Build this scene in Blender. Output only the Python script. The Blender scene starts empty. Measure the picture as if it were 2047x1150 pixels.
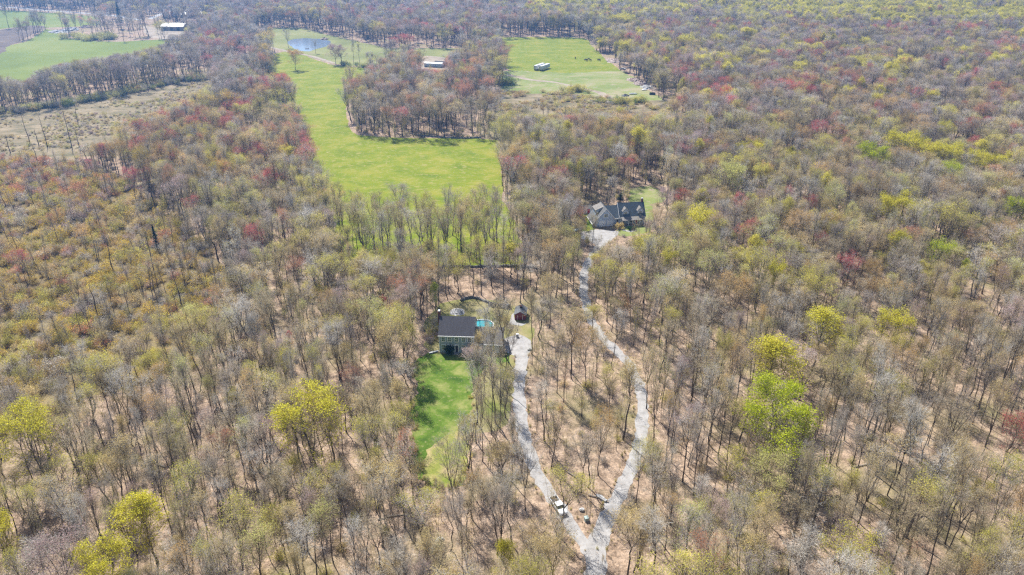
import bpy, math, random
import numpy as np
from mathutils import Vector, Matrix

# ------------------------------------------------------------------ camera, sky, sun
W, HH, F = 2047.0, 1150.0, 1462.0
PITCH = math.radians(27.0)
CAMH = 120.0
sc = bpy.context.scene
C = sc.collection
cam_d = bpy.data.cameras.new("camera")
cam = bpy.data.objects.new("camera", cam_d)
C.objects.link(cam)
cam.location = (0, 0, CAMH)
cam.rotation_euler = (math.pi / 2 - PITCH, 0, 0)
cam_d.sensor_width = 36.0
cam_d.lens = 36.0 * F / W
cam_d.clip_start = 1.0
cam_d.clip_end = 20000
sc.camera = cam

SUN_EL, SUN_AZ = math.radians(52), math.radians(-28)      # azimuth measured from +Y towards +X
world = bpy.data.worlds.new("World")
sc.world = world
world.use_nodes = True
wn = world.node_tree.nodes
wl = world.node_tree.links
sky = wn.new('ShaderNodeTexSky')
sky.sky_type = 'NISHITA'
sky.sun_disc = False
sky.sun_elevation = SUN_EL
sky.sun_rotation = SUN_AZ
sky.air_density = 1.0
sky.dust_density = 1.0
wl.new(sky.outputs[0], wn['Background'].inputs[0])
wn['Background'].inputs[1].default_value = 0.105
sun_d = bpy.data.lights.new("sun", 'SUN')
sun_d.energy = 5.0
sun_d.angle = math.radians(0.5)
sun_d.color = (1.0, 0.965, 0.90)
sun = bpy.data.objects.new("sun", sun_d)
C.objects.link(sun)
sd = Vector((math.sin(SUN_AZ) * math.cos(SUN_EL), math.cos(SUN_AZ) * math.cos(SUN_EL), math.sin(SUN_EL)))
sun.rotation_euler = sd.to_track_quat('Z', 'Y').to_euler()
sc.view_settings.view_transform = 'Standard'
sc.view_settings.look = 'None'
sc.view_settings.exposure = 0.87
sc.view_settings.gamma = 1.0
cy = sc.cycles
cy.max_bounces = 5
cy.diffuse_bounces = 3
cy.glossy_bounces = 2
cy.transmission_bounces = 3
cy.transparent_max_bounces = 4
cy.volume_bounces = 0
cy.use_denoising = False
cy.use_adaptive_sampling = False
cy.sample_clamp_indirect = 4
cy.pixel_filter_type = 'BLACKMAN_HARRIS'
cy.filter_width = 1.3

SP, CP = math.sin(PITCH), math.cos(PITCH)


def ray(x, y):
    a, b = (x - W / 2) / F, -(y - HH / 2) / F
    return Vector((a, CP + b * SP, -SP + b * CP))


def gp(x, y, z=0.0):
    """where the view ray of photo pixel (x, y) meets height z: used to read positions off the photo"""
    d = ray(x, y)
    t = (z - CAMH) / d.z
    return Vector((d.x * t, d.y * t, z))


def pj(X, Y, Z=0.0):
    dz = Z - CAMH
    depth = Y * CP - dz * SP
    up = Y * SP + dz * CP
    return W / 2 + F * X / depth, HH / 2 - F * up / depth, depth


# ------------------------------------------------------------------ helpers
def tag(o, label=None, cat=None, group=None, kind=None):
    if label: o['label'] = label
    if cat: o['category'] = cat
    if group: o['group'] = group
    if kind: o['kind'] = kind
    return o


def thing(name, label, cat, loc=(0, 0, 0), rotz=0.0, group=None):
    o = bpy.data.objects.new(name, None)
    C.objects.link(o)
    o.location = loc
    o.rotation_euler = (0, 0, rotz)
    o.empty_display_size = 0.3
    return tag(o, label, cat, group)


class MB:
    """collects boxes, prisms and tubes and links them as one mesh object"""
    def __init__(s):
        s.v = []; s.f = []; s.m = []

    def add(s, vs, fs, mi=0):
        n = len(s.v)
        s.v += [tuple(v) for v in vs]
        s.f += [tuple(i + n for i in f) for f in fs]
        s.m += [mi] * len(fs)
        return s

    def box(s, x0, x1, y0, y1, z0, z1, mi=0):
        return s.add([(x0, y0, z0), (x1, y0, z0), (x1, y1, z0), (x0, y1, z0), (x0, y0, z1), (x1, y0, z1), (x1, y1, z1), (x0, y1, z1)],
                     [(0, 3, 2, 1), (4, 5, 6, 7), (0, 1, 5, 4), (1, 2, 6, 5), (2, 3, 7, 6), (3, 0, 4, 7)], mi)

    def slab(s, a, b, c, d, t, mi=0):
        """a thin plate through corners a,b,c,d (counter-clockwise seen from outside), thickness t inward"""
        a, b, c, d = map(Vector, (a, b, c, d))
        n = (b - a).cross(d - a).normalized() * t
        return s.add([a, b, c, d, a - n, b - n, c - n, d - n],
                     [(0, 1, 2, 3), (7, 6, 5, 4), (0, 4, 5, 1), (1, 5, 6, 2), (2, 6, 7, 3), (3, 7, 4, 0)], mi)

    def prism(s, poly, y0, y1, mi=0):
        """polygon in x,z extruded along y"""
        n = len(poly)
        vs = [(x, y0, z) for x, z in poly] + [(x, y1, z) for x, z in poly]
        fs = [tuple(range(n)), tuple(range(2 * n - 1, n - 1, -1))] + [(i, i + n, (i + 1) % n + n, (i + 1) % n) for i in range(n)]
        return s.add(vs, fs, mi)

    def prismx(s, poly, x0, x1, mi=0):
        n = len(poly)
        vs = [(x0, y, z) for y, z in poly] + [(x1, y, z) for y, z in poly]
        fs = [tuple(range(n - 1, -1, -1)), tuple(range(n, 2 * n))] + [(i, (i + 1) % n, (i + 1) % n + n, i + n) for i in range(n)]
        return s.add(vs, fs, mi)

    def tube(s, pts, rad, n=6, mi=0, cap=True):
        pts = [Vector(p) for p in pts]
        base = len(s.v)
        rings = []
        for i, p in enumerate(pts):
            t = (pts[min(i + 1, len(pts) - 1)] - pts[max(i - 1, 0)]).normalized()
            u = t.orthogonal().normalized() if i == 0 else (u - t * u.dot(t)).normalized()
            w = t.cross(u)
            r = rad[i] if hasattr(rad, '__len__') else rad
            for k in range(n):
                a = 2 * math.pi * k / n
                s.v.append(tuple(p + (u * math.cos(a) + w * math.sin(a)) * r))
        for i in range(len(pts) - 1):
            for k in range(n):
                a, b = base + i * n + k, base + i * n + (k + 1) % n
                s.f.append((a, b, b + n, a + n)); s.m.append(mi)
        if cap:
            s.f.append(tuple(base + k for k in range(n - 1, -1, -1))); s.m.append(mi)
            e = base + (len(pts) - 1) * n
            s.f.append(tuple(e + k for k in range(n))); s.m.append(mi)
        return s

    def blob(s, c, r, rng, sub=1, rough=0.2, mi=0):
        """an irregular faceted stone"""
        import bmesh
        bm = bmesh.new()
        bmesh.ops.create_icosphere(bm, subdivisions=sub, radius=1)
        ix = {v: i for i, v in enumerate(bm.verts)}
        rx, ry, rz = r if hasattr(r, '__len__') else (r, r, r)
        vs = []
        for v in bm.verts:
            k = 1 + rng.uniform(-rough, rough)
            vs.append((c[0] + v.co.x * rx * k, c[1] + v.co.y * ry * k, c[2] + v.co.z * rz * k))
        fs = [tuple(ix[v] for v in f.verts) for f in bm.faces]
        bm.free()
        return s.add(vs, fs, mi)

    def build(s, name, mats, parent=None, smooth=False):
        me = bpy.data.meshes.new(name)
        me.from_pydata(s.v, [], s.f)
        for m in (mats if isinstance(mats, (list, tuple)) else [mats]):
            me.materials.append(m)
        me.polygons.foreach_set('material_index', s.m)
        if smooth:
            me.polygons.foreach_set('use_smooth', [True] * len(s.f))
        me.update()
        o = bpy.data.objects.new(name, me)
        C.objects.link(o)
        o.parent = parent
        return o


def dup(o, parent=None):
    c = o.copy()
    C.objects.link(c)
    c.parent = parent
    for ch in list(o.children):
        dup(ch, c)
    return c


def nt_new(name):
    m = bpy.data.materials.new(name)
    m.use_nodes = True
    nt = m.node_tree
    return m, nt, nt.nodes, nt.links, nt.nodes['Principled BSDF']


def noise(nt, scale, detail=4, rough=0.6, vec=None, dist=0.0):
    n = nt.nodes.new('ShaderNodeTexNoise')
    n.inputs['Scale'].default_value = scale
    n.inputs['Detail'].default_value = detail
    n.inputs['Roughness'].default_value = rough
    n.inputs['Distortion'].default_value = dist
    if vec: nt.links.new(vec, n.inputs['Vector'])
    return n.outputs['Fac']


def ramp(nt, fac, stops):
    r = nt.nodes.new('ShaderNodeValToRGB')
    e = r.color_ramp.elements
    while len(e) < len(stops): e.new(0.5)
    for el, (p, c) in zip(e, stops):
        el.position = p
        el.color = (*c, 1) if len(c) == 3 else c
    nt.links.new(fac, r.inputs[0])
    return r.outputs[0]


def mixc(nt, fac, a, b, mode='MIX'):
    m = nt.nodes.new('ShaderNodeMix')
    m.data_type = 'RGBA'
    m.blend_type = mode
    if hasattr(fac, 'is_linked') or not isinstance(fac, (int, float)): nt.links.new(fac, m.inputs[0])
    else: m.inputs[0].default_value = fac
    for s, i in ((a, 6), (b, 7)):
        if isinstance(s, tuple): m.inputs[i].default_value = (*s, 1) if len(s) == 3 else s
        else: nt.links.new(s, m.inputs[i])
    return m.outputs[2]


def bump(nt, fac, bsdf, strength=0.5, dist=0.1):
    b = nt.nodes.new('ShaderNodeBump')
    b.inputs['Strength'].default_value = strength
    b.inputs['Distance'].default_value = dist
    nt.links.new(fac, b.inputs['Height'])
    nt.links.new(b.outputs[0], bsdf.inputs['Normal'])


def objco(nt, which='Object'):
    return nt.nodes.new('ShaderNodeTexCoord').outputs[which]


def geopos(nt):
    return nt.nodes.new('ShaderNodeNewGeometry').outputs['Position']


def mapscale(nt, vec, s):
    m = nt.nodes.new('ShaderNodeMapping')
    m.inputs['Scale'].default_value = s
    nt.links.new(vec, m.inputs['Vector'])
    return m.outputs[0]


def plain(name, col, rough=0.8, var=0.12, scale=3.0, metal=0.0, spec=0.3, stretch=None):
    m, nt, N, L, b = nt_new(name)
    v = objco(nt)
    if stretch: v = mapscale(nt, v, stretch)
    f = noise(nt, scale, 5, 0.65, v)
    lo = tuple(c * (1 - var * 1.6) for c in col); hi = tuple(min(1, c * (1 + var * 1.6)) for c in col)
    L.new(ramp(nt, f, [(0.3, lo), (0.7, hi)]), b.inputs['Base Color'])
    b.inputs['Roughness'].default_value = rough
    b.inputs['Metallic'].default_value = metal
    b.inputs['Specular IOR Level'].default_value = spec
    return m


# ------------------------------------------------------------------ ground materials
def mat_litter():
    m, nt, N, L, b = nt_new('leaf_litter')
    p = geopos(nt)
    big = noise(nt, 0.035, 4, 0.6, p)
    mid = noise(nt, 0.35, 5, 0.7, p)
    vor = N.new('ShaderNodeTexVoronoi'); vor.inputs['Scale'].default_value = 2.8; L.new(p, vor.inputs['Vector'])
    base = ramp(nt, mid, [(0.25, (0.09, 0.065, 0.045)), (0.42, (0.24, 0.178, 0.13)), (0.56, (0.38, 0.285, 0.21)), (0.74, (0.52, 0.41, 0.32))])
    sv = N.new('ShaderNodeSeparateColor'); L.new(vor.outputs['Color'], sv.inputs[0])
    leaf = mixc(nt, 0.8, base, ramp(nt, sv.outputs[0], [(0.0, (0.62, 0.58, 0.55)), (0.6, (1.0, 0.98, 0.96)), (1.0, (1.30, 1.22, 1.12))]), 'MULTIPLY')
    green = ramp(nt, noise(nt, 0.9, 4, 0.7, p), [(0.3, (0.10, 0.11, 0.035)), (0.7, (0.25, 0.22, 0.095))])
    mask = ramp(nt, big, [(0.50, (0, 0, 0)), (0.68, (0.7, 0.7, 0.7))])
    L.new(mixc(nt, mask, leaf, green), b.inputs['Base Color'])
    b.inputs['Roughness'].default_value = 0.95
    b.inputs['Specular IOR Level'].default_value = 0.1
    bump(nt, noise(nt, 1.7, 5, 0.8, p), b, 0.7, 0.35)
    return m


def mat_grass(name, c1, c2, c3, big=0.02, patch=0.0, patchcol=(0.4, 0.33, 0.18), streak=(1, 1, 1), fine=1.6):
    m, nt, N, L, b = nt_new(name)
    p = mapscale(nt, geopos(nt), streak)
    a = noise(nt, big, 6, 0.62, p, 0.4)
    base = ramp(nt, a, [(0.32, c1), (0.5, c2), (0.66, c3)])
    f = noise(nt, fine, 4, 0.75, p)
    base = mixc(nt, 0.55, base, ramp(nt, f, [(0.3, (0.33, 0.35, 0.32)), (0.7, (0.68, 0.66, 0.62))]), 'OVERLAY')
    if patch:
        q = noise(nt, big * 5.5, 6, 0.7, p, 0.6)
        base = mixc(nt, ramp(nt, q, [(0.62 - patch, (0, 0, 0)), (0.74 - patch, (0.9, 0.9, 0.9))]), base, patchcol)
    L.new(base, b.inputs['Base Color'])
    b.inputs['Roughness'].default_value = 0.9
    b.inputs['Specular IOR Level'].default_value = 0.15
    bump(nt, f, b, 0.5, 0.12)
    return m


def mat_gravel():
    m, nt, N, L, b = nt_new('gravel')
    p = geopos(nt)
    a = ramp(nt, noise(nt, 0.5, 6, 0.75, p), [(0.3, (0.19, 0.18, 0.17)), (0.5, (0.31, 0.297, 0.284)), (0.75, (0.42, 0.405, 0.39))])
    lf = ramp(nt, noise(nt, 0.8, 6, 0.85, p), [(0.55, (0, 0, 0)), (0.66, (0.7, 0.7, 0.7))])
    L.new(mixc(nt, lf, a, (0.27, 0.20, 0.15)), b.inputs['Base Color'])
    b.inputs['Roughness'].default_value = 0.95
    bump(nt, noise(nt, 5, 4, 0.8, p), b, 0.5, 0.06)
    return m


M_LITTER = mat_litter()
M_FIELD = mat_grass('field_grass', (0.105, 0.150, 0.003), (0.155, 0.190, 0.004), (0.225, 0.218, 0.024), 0.06, 0.10, (0.27, 0.24, 0.07), (1, 1.3, 1))
M_FARFIELD = mat_grass('far_field_grass', (0.115, 0.150, 0.020), (0.150, 0.185, 0.028), (0.20, 0.215, 0.05), 0.012, 0.0)
M_MEADOW = mat_grass('meadow_grass', (0.132, 0.145, 0.040), (0.198, 0.205, 0.066), (0.251, 0.238, 0.099), 0.02, 0.05, (0.238, 0.198, 0.132))
M_ROUGH = mat_grass('rough_pasture', (0.128, 0.173, 0.038), (0.198, 0.224, 0.070), (0.294, 0.256, 0.154), 0.03, 0.09, (0.320, 0.256, 0.179), (1, 1.6, 1))
M_SCRUB = mat_grass('scrub_ground', (0.11, 0.10, 0.05), (0.21, 0.165, 0.10), (0.30, 0.235, 0.155), 0.07, 0.08, (0.10, 0.10, 0.045), (1, 1.8, 1), 0.9)
M_MARSH = mat_grass('marsh_ground', (0.120, 0.090, 0.053), (0.180, 0.135, 0.068), (0.247, 0.195, 0.098), 0.04, 0.05, (0.090, 0.068, 0.045))
M_LAWN = mat_grass('lawn_grass', (0.038, 0.085, 0.008), (0.090, 0.150, 0.016), (0.215, 0.225, 0.070), 0.16, 0.07, (0.22, 0.21, 0.085), (1, 1, 1), 1.4)  # darkest green deepened to stand in for shadows on the lawn
M_YARD = mat_grass('yard_grass', (0.132, 0.150, 0.036), (0.216, 0.198, 0.078), (0.288, 0.240, 0.132), 0.12, 0.04, (0.252, 0.204, 0.120), (1, 1, 1), 2.2)
M_SOIL = mat_grass('ploughed_soil', (0.09, 0.065, 0.05), (0.13, 0.095, 0.075), (0.17, 0.13, 0.10), 0.06)
M_SAND = mat_grass('bare_earth', (0.226, 0.178, 0.131), (0.297, 0.244, 0.190), (0.356, 0.297, 0.238), 0.08)
M_GRAVEL = mat_gravel()
M_ASPHALT = plain('road_surface', (0.336, 0.328, 0.320), 0.9, 0.12, 0.2)


def mat_water(name, col, rough=0.06):
    m, nt, N, L, b = nt_new(name)
    b.inputs['Base Color'].default_value = (*col, 1)
    b.inputs['Roughness'].default_value = rough
    b.inputs['IOR'].default_value = 1.33
    b.inputs['Specular IOR Level'].default_value = 0.6
    bump(nt, noise(nt, 1.5, 3, 0.6, geopos(nt)), b, 0.15, 0.05)
    return m


# ------------------------------------------------------------------ ground sheets
rngG = random.Random(5)


def smooth_poly(pts, step, jit, closed=True, seed=1):
    """Catmull-Rom through the points, then a little noise so no edge is straight"""
    r = random.Random(seed)
    P = [Vector((p[0], p[1])) for p in pts]
    n = len(P)
    out = []
    for i in range(n if closed else n - 1):
        p0, p1, p2, p3 = P[(i - 1) % n] if closed or i > 0 else P[0], P[i], P[(i + 1) % n], P[(i + 2) % n] if closed or i + 2 < n else P[-1]
        k = max(1, int((p2 - p1).length / step))
        for j in range(k):
            t = j / k
            q = 0.5 * ((2 * p1) + (p2 - p0) * t + (2 * p0 - 5 * p1 + 4 * p2 - p3) * t * t + (3 * p1 - p0 - 3 * p2 + p3) * t ** 3)
            q = q.lerp(p1.lerp(p2, t), 0.5)
            out.append(q + Vector((r.uniform(-jit, jit), r.uniform(-jit, jit))))
    if not closed: out.append(P[-1])
    return out


def sheet(name, px, mat, z, step=6, jit=1.2, seed=1, world=False):
    pts = px if world else [gp(x, y) for x, y in px]
    poly = smooth_poly(pts, step, jit, True, seed)
    import bmesh
    bm = bmesh.new()
    vs = [bm.verts.new((p.x, p.y, z)) for p in poly]
    f = bm.faces.new(vs)
    bmesh.ops.triangulate(bm, faces=[f])
    bmesh.ops.recalc_face_normals(bm, faces=bm.faces)
    for q in bm.faces:
        if q.normal.z < 0: q.normal_flip()
    me = bpy.data.meshes.new(name)
    bm.to_mesh(me); bm.free()
    me.materials.append(mat)
    o = bpy.data.objects.new(name, me)
    C.objects.link(o)
    return tag(o, kind='structure')


def strip(name, px, widths, mat, z, jit=0.15, step=3.0, seed=2):
    """a road of given widths (m) along a line read from the photo"""
    pts = [gp(x, y) for x, y in px]
    c = smooth_poly(pts, step, 0, False)
    r = random.Random(seed)
    V, Fc = [], []
    n = len(c)
    for i, p in enumerate(c):
        t = (c[min(i + 1, n - 1)] - c[max(i - 1, 0)]).normalized()
        nn = Vector((-t.y, t.x))
        u = i / (n - 1) * (len(widths) - 1)
        k = min(int(u), len(widths) - 2)
        w = widths[k] + (widths[k + 1] - widths[k]) * (u - k)
        V.append((*(p + nn * (w / 2 + r.uniform(-jit, jit))), z))
        V.append((*(p - nn * (w / 2 + r.uniform(-jit, jit))), z))
        if i: Fc.append((2 * i - 2, 2 * i - 1, 2 * i + 1, 2 * i))
    me = bpy.data.meshes.new(name)
    me.from_pydata(V, [], Fc)
    me.materials.append(mat)
    o = bpy.data.objects.new(name, me)
    C.objects.link(o)
    tag(o, kind='structure')
    return c


def inside(poly, x, y):
    """vectorised point in polygon"""
    x = np.asarray(x, float); y = np.asarray(y, float)
    r = np.zeros(x.shape, bool)
    n = len(poly)
    j = n - 1
    for i in range(n):
        xi, yi = poly[i]; xj, yj = poly[j]
        if yi != yj:
            c = ((yi > y) != (yj > y)) & (x < (xj - xi) * (y - yi) / (yj - yi) + xi)
            r ^= c
        j = i
    return r


g = MB()
S = 5000
g.add([(-S, -1500, 0), (S, -1500, 0), (S, 2 * S, 0), (-S, 2 * S, 0)], [(0, 1, 2, 3)])
tag(g.build('forest_floor', M_LITTER), kind='structure')

P_FIELD = [(548, 108), (585, 102), (625, 117), (668, 131), (765, 139), (778, 160), (705, 190), (692, 215), (706, 266), (790, 276), (985, 278), (1000, 310), (1006, 400), (1025, 440), (1050, 527), (870, 530), (690, 530), (668, 450), (640, 390), (612, 310), (600, 250), (585, 215), (505, 190), (548, 165), (542, 130)]
P_WET = [(-60, 238), (105, 216), (156, 206), (244, 190), (293, 183), (367, 163), (430, 158), (428, 172), (380, 225), (318, 245), (262, 272), (240, 300), (147, 318), (49, 330), (-60, 345)]
P_FAR1 = [(-80, 112), (50, 84), (95, 58), (140, 78), (230, 84), (345, 78), (325, 96), (190, 130), (60, 176), (-80, 178)]
P_FAR2 = [(-80, 20), (60, 23), (190, 33), (198, 50), (90, 56), (60, 52), (-80, 64)]
P_SOIL = [(-80, 68), (0, 60), (60, 51), (92, 53), (66, 70), (20, 92), (0, 108), (-80, 120)]
P_BARN = [(285, 52), (340, 60), (420, 62), (440, 74), (345, 82), (295, 72)]
P_FAR3 = [(470, 6), (520, 2), (600, 3), (640, 0), (650, -14), (460, -14)]
P_POND = [(574, 86), (584, 79), (606, 77), (638, 78), (658, 82), (661, 88), (648, 95), (630, 99), (618, 103), (600, 102), (586, 96)]
P_POND_MEADOW = [(512, 66), (540, 56), (600, 56), (655, 70), (700, 80), (780, 96), (925, 97), (990, 108), (985, 124), (870, 122), (820, 126), (775, 138), (668, 128), (590, 104), (518, 92)]
P_SQ = [(1001, 76), (1090, 74), (1170, 77), (1186, 95), (1226, 130), (1243, 146), (1130, 148), (1028, 143), (1005, 130), (996, 95)]
P_ROUGH = [(1005, 142), (1128, 146), (1245, 143), (1300, 182), (1322, 200), (1240, 200), (1150, 188), (1010, 186)]
P_SCRUB = [(995, 182), (1120, 186), (1240, 198), (1330, 200), (1390, 232), (1330, 246), (1190, 232), (1080, 232), (990, 236), (984, 205)]
P_SCRUB_E = [(968, 232), (1004, 232), (1006, 276), (985, 280), (962, 276)]
P_H2LAWN = [(1262, 378), (1300, 372), (1330, 388), (1326, 405), (1300, 408), (1308, 440), (1300, 462), (1250, 472), (1225, 470), (1262, 430), (1258, 400)]
P_H2SIDE = [(1155, 425), (1180, 425), (1190, 460), (1168, 468), (1152, 452)]
P_H2PAD = [(1160, 464), (1190, 459), (1236, 462), (1232, 472), (1215, 486), (1196, 492), (1180, 482), (1163, 478)]
P_LAWN = [(838, 716), (862, 704), (940, 716), (1016, 706), (1016, 724), (970, 738), (948, 770), (942, 810), (936, 850), (934, 920), (926, 968), (880, 978), (838, 958), (826, 925), (818, 890), (828, 855), (816, 822), (836, 780), (828, 745)]
P_SIDE = [(1018, 704), (1026, 722), (1028, 800), (1010, 850), (960, 870), (936, 850), (940, 780), (960, 738), (1010, 722)]
P_YARD = [(852, 640), (885, 606), (930, 596), (1000, 604), (1055, 620), (1064, 650), (1064, 690), (1024, 712), (940, 712), (862, 706), (848, 690)]
P_H1PAD = [(1000, 682), (1020, 674), (1040, 668), (1062, 680), (1064, 700), (1050, 712), (1028, 712), (1002, 700)]
P_MARSH = [(-100, 330), (60, 318), (190, 330), (300, 400), (420, 500), (480, 610), (420, 700), (300, 770), (180, 800), (60, 860), (-100, 900)]
P_JUNK = [(850, 112), (905, 118), (930, 135), (900, 160), (850, 150), (828, 128)]

sheet('field', P_FIELD, M_FIELD, 0.02, 5, 1.0, 1)
sheet('wet_meadow', P_WET, M_SCRUB, 0.02, 6, 2.0, 2)
sheet('far_field', P_FAR1, M_FARFIELD, 0.03, 10, 1.5, 3)
sheet('far_pasture', P_FAR2, M_FARFIELD, 0.03, 10, 1.5, 4)
sheet('ploughed_strip', P_SOIL, M_SOIL, 0.05, 8, 2.0, 5)
sheet('barnyard', P_BARN, M_SAND, 0.03, 8, 2.0, 6)
sheet('back_field', P_FAR3, M_FARFIELD, 0.03, 12, 2, 7)
sheet('pond_meadow', P_POND_MEADOW, M_MEADOW, 0.04, 8, 1.5, 8)
sheet('square_field', P_SQ, M_FIELD, 0.03, 8, 1.2, 9)
sheet('rough_pasture', P_ROUGH, M_ROUGH, 0.05, 8, 2.0, 10)
sheet('scrub_clearing', P_SCRUB, M_SCRUB, 0.03, 6, 2.5, 11)
sheet('field_margin', P_SCRUB_E, M_SCRUB, 0.04, 5, 1.2, 12)
sheet('marsh_ground', P_MARSH, M_MARSH, 0.012, 6, 3.0, 13)
sheet('house_lawn', P_H2LAWN, M_ROUGH, 0.02, 3, 0.8, 14)
sheet('side_lawn', P_H2SIDE, M_LAWN, 0.02, 3, 0.7, 15)
sheet('yard', P_YARD, M_YARD, 0.02, 3, 0.8, 16)
sheet('side_grass', P_SIDE, M_YARD, 0.016, 2, 0.9, 57)
sheet('lawn', P_LAWN, M_LAWN, 0.03, 1.4, 0.6, 17)
sheet('dry_lawn', [(852, 900), (880, 880), (915, 860), (940, 868), (936, 920), (926, 966), (882, 976), (846, 955)], mat_grass('dry_lawn_grass', (0.13, 0.17, 0.02), (0.22, 0.22, 0.06), (0.34, 0.27, 0.14), 0.25, 0.06, (0.09, 0.14, 0.015)), 0.04, 1.6, 0.6, 44)
sheet('gravel_yard', P_H2PAD, M_GRAVEL, 0.035, 2.5, 0.5, 18)
sheet('gravel_pad', P_H1PAD, M_GRAVEL, 0.045, 2, 0.4, 19)
sheet('bare_earth', P_JUNK, M_SAND, 0.045, 5, 1.2, 20)
M_POND = mat_water('pond_water', (0.16, 0.21, 0.28), 0.12)
sheet('pond_shore', [(x + (x - 617) * 0.16, y + (y - 90) * 0.20) for x, y in P_POND], M_MEADOW, 0.055, 6, 1.5, 21)
sheet('pond', P_POND, M_POND, 0.07, 5, 0.8, 22)
L_DR1 = [(1044, 706), (1040, 740), (1037, 790), (1042, 840), (1052, 890), (1070, 940), (1092, 980), (1120, 1015), (1150, 1060), (1176, 1100), (1192, 1150)]
L_DR2 = [(1212, 478), (1192, 500), (1178, 522), (1168, 548), (1166, 585), (1178, 630), (1200, 670), (1235, 705), (1262, 735), (1281, 780), (1285, 830), (1278, 890), (1262, 940), (1238, 990), (1212, 1040), (1195, 1085), (1190, 1150), (1192, 1260)]
C_DR1 = strip('driveway', L_DR1, [3.9, 3.3, 3.1, 3.0, 3.3], M_GRAVEL, 0.04, 0.45, 1.3)
C_DR2 = strip('gravel_lane', L_DR2, [3.4, 2.9, 3.0, 3.2, 3.4, 4.6], M_GRAVEL, 0.055, 0.45, 1.3)
C_PR = strip('pond_lane', [(512, 86), (545, 96), (580, 104), (625, 113), (668, 127)], [4.5, 4.5], M_SAND, 0.08, 0.3, 8)
C_R1 = strip('road', [(-120, 8), (0, 13), (80, 20), (160, 26), (230, 32), (280, 40)], [7, 7], M_ASPHALT, 0.06, 0.1, 12)
C_R2 = strip('side_road', [(300, 38), (330, 25), (365, 14), (400, 6), (440, -4)], [7, 7], M_ASPHALT, 0.07, 0.1, 12)
strip('field_track', [(1015, 150), (1060, 160), (1110, 165), (1160, 176), (1200, 186), (1225, 200)], [7, 4, 6], M_SAND, 0.065, 0.8, 5)

# ------------------------------------------------------------------ plant materials
def inst_attr(nt, name):
    a = nt.nodes.new('ShaderNodeAttribute')
    a.attribute_type = 'INSTANCER'
    a.attribute_name = name
    return a.outputs['Color']


def mat_bark(name, attr, col, amount=1.0):
    m, nt, N, L, b = nt_new(name)
    if attr: base = inst_attr(nt, 'twig')
    else: base = ramp(nt, noise(nt, 1.2, 4, 0.7, mapscale(nt, objco(nt), (3, 3, 0.4))), [(0.3, tuple(c * 0.7 for c in col)), (0.7, tuple(c * 1.35 for c in col))])
    if attr:
        g_ = N.new('ShaderNodeNewGeometry')
        base = mixc(nt, 1.0, base, ramp(nt, g_.outputs['Random Per Island'], [(0.0, (0.65, 0.62, 0.60)), (1.0, (1.15, 1.15, 1.15))]), 'MULTIPLY')
    if attr:
        N.remove(b)
        d = N.new('ShaderNodeBsdfDiffuse'); t = N.new('ShaderNodeBsdfTranslucent'); mx = N.new('ShaderNodeMixShader')
        L.new(base, d.inputs[0]); L.new(base, t.inputs[0]); mx.inputs[0].default_value = 0.22
        L.new(d.outputs[0], mx.inputs[1]); L.new(t.outputs[0], mx.inputs[2]); L.new(mx.outputs[0], N['Material Output'].inputs[0])
        return m
    L.new(base, b.inputs['Base Color'])
    b.inputs['Roughness'].default_value = 0.85
    b.inputs['Specular IOR Level'].default_value = 0.25
    return m


def mat_leaf():
    m, nt, N, L, b = nt_new('spring_foliage')
    N.remove(b)
    g_ = N.new('ShaderNodeNewGeometry')
    col = mixc(nt, 1.0, inst_attr(nt, 'tint'), ramp(nt, g_.outputs['Random Per Island'], [(0.0, (0.62, 0.60, 0.60)), (0.5, (0.95, 0.95, 0.95)), (1.0, (1.3, 1.28, 1.2))]), 'MULTIPLY')
    d = N.new('ShaderNodeBsdfDiffuse'); t = N.new('ShaderNodeBsdfTranslucent'); mx = N.new('ShaderNodeMixShader')
    L.new(col, d.inputs[0]); L.new(col, t.inputs[0])
    mx.inputs[0].default_value = 0.5
    L.new(d.outputs[0], mx.inputs[1]); L.new(t.outputs[0], mx.inputs[2])
    L.new(mx.outputs[0], N['Material Output'].inputs[0])
    return m


M_BARK = mat_bark('bark', False, (0.10, 0.08, 0.065))
M_TWIG = mat_bark('twigs', True, None)
M_LEAF = mat_leaf()


# ------------------------------------------------------------------ tree generator
def arr_mesh(name, V, tris, quads, mt, mq, mats):
    me = bpy.data.meshes.new(name)
    nt_, nq = len(tris), len(quads)
    me.vertices.add(len(V)); me.vertices.foreach_set('co', np.asarray(V, np.float32).ravel())
    me.loops.add(3 * nt_ + 4 * nq)
    li = np.concatenate([np.asarray(tris, np.int32).ravel(), np.asarray(quads, np.int32).ravel()]) if nq else np.asarray(tris, np.int32).ravel()
    me.loops.foreach_set('vertex_index', li.astype(np.int32))
    me.polygons.add(nt_ + nq)
    me.polygons.foreach_set('loop_start', np.concatenate([np.arange(nt_) * 3, 3 * nt_ + np.arange(nq) * 4]).astype(np.int32))
    me.polygons.foreach_set('material_index', np.concatenate([mt, mq]).astype(np.int32))
    for m in mats: me.materials.append(m)
    me.update(calc_edges=True)
    return me


def norm(a):
    return a / np.maximum(np.linalg.norm(a, axis=-1, keepdims=True), 1e-9)


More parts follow.
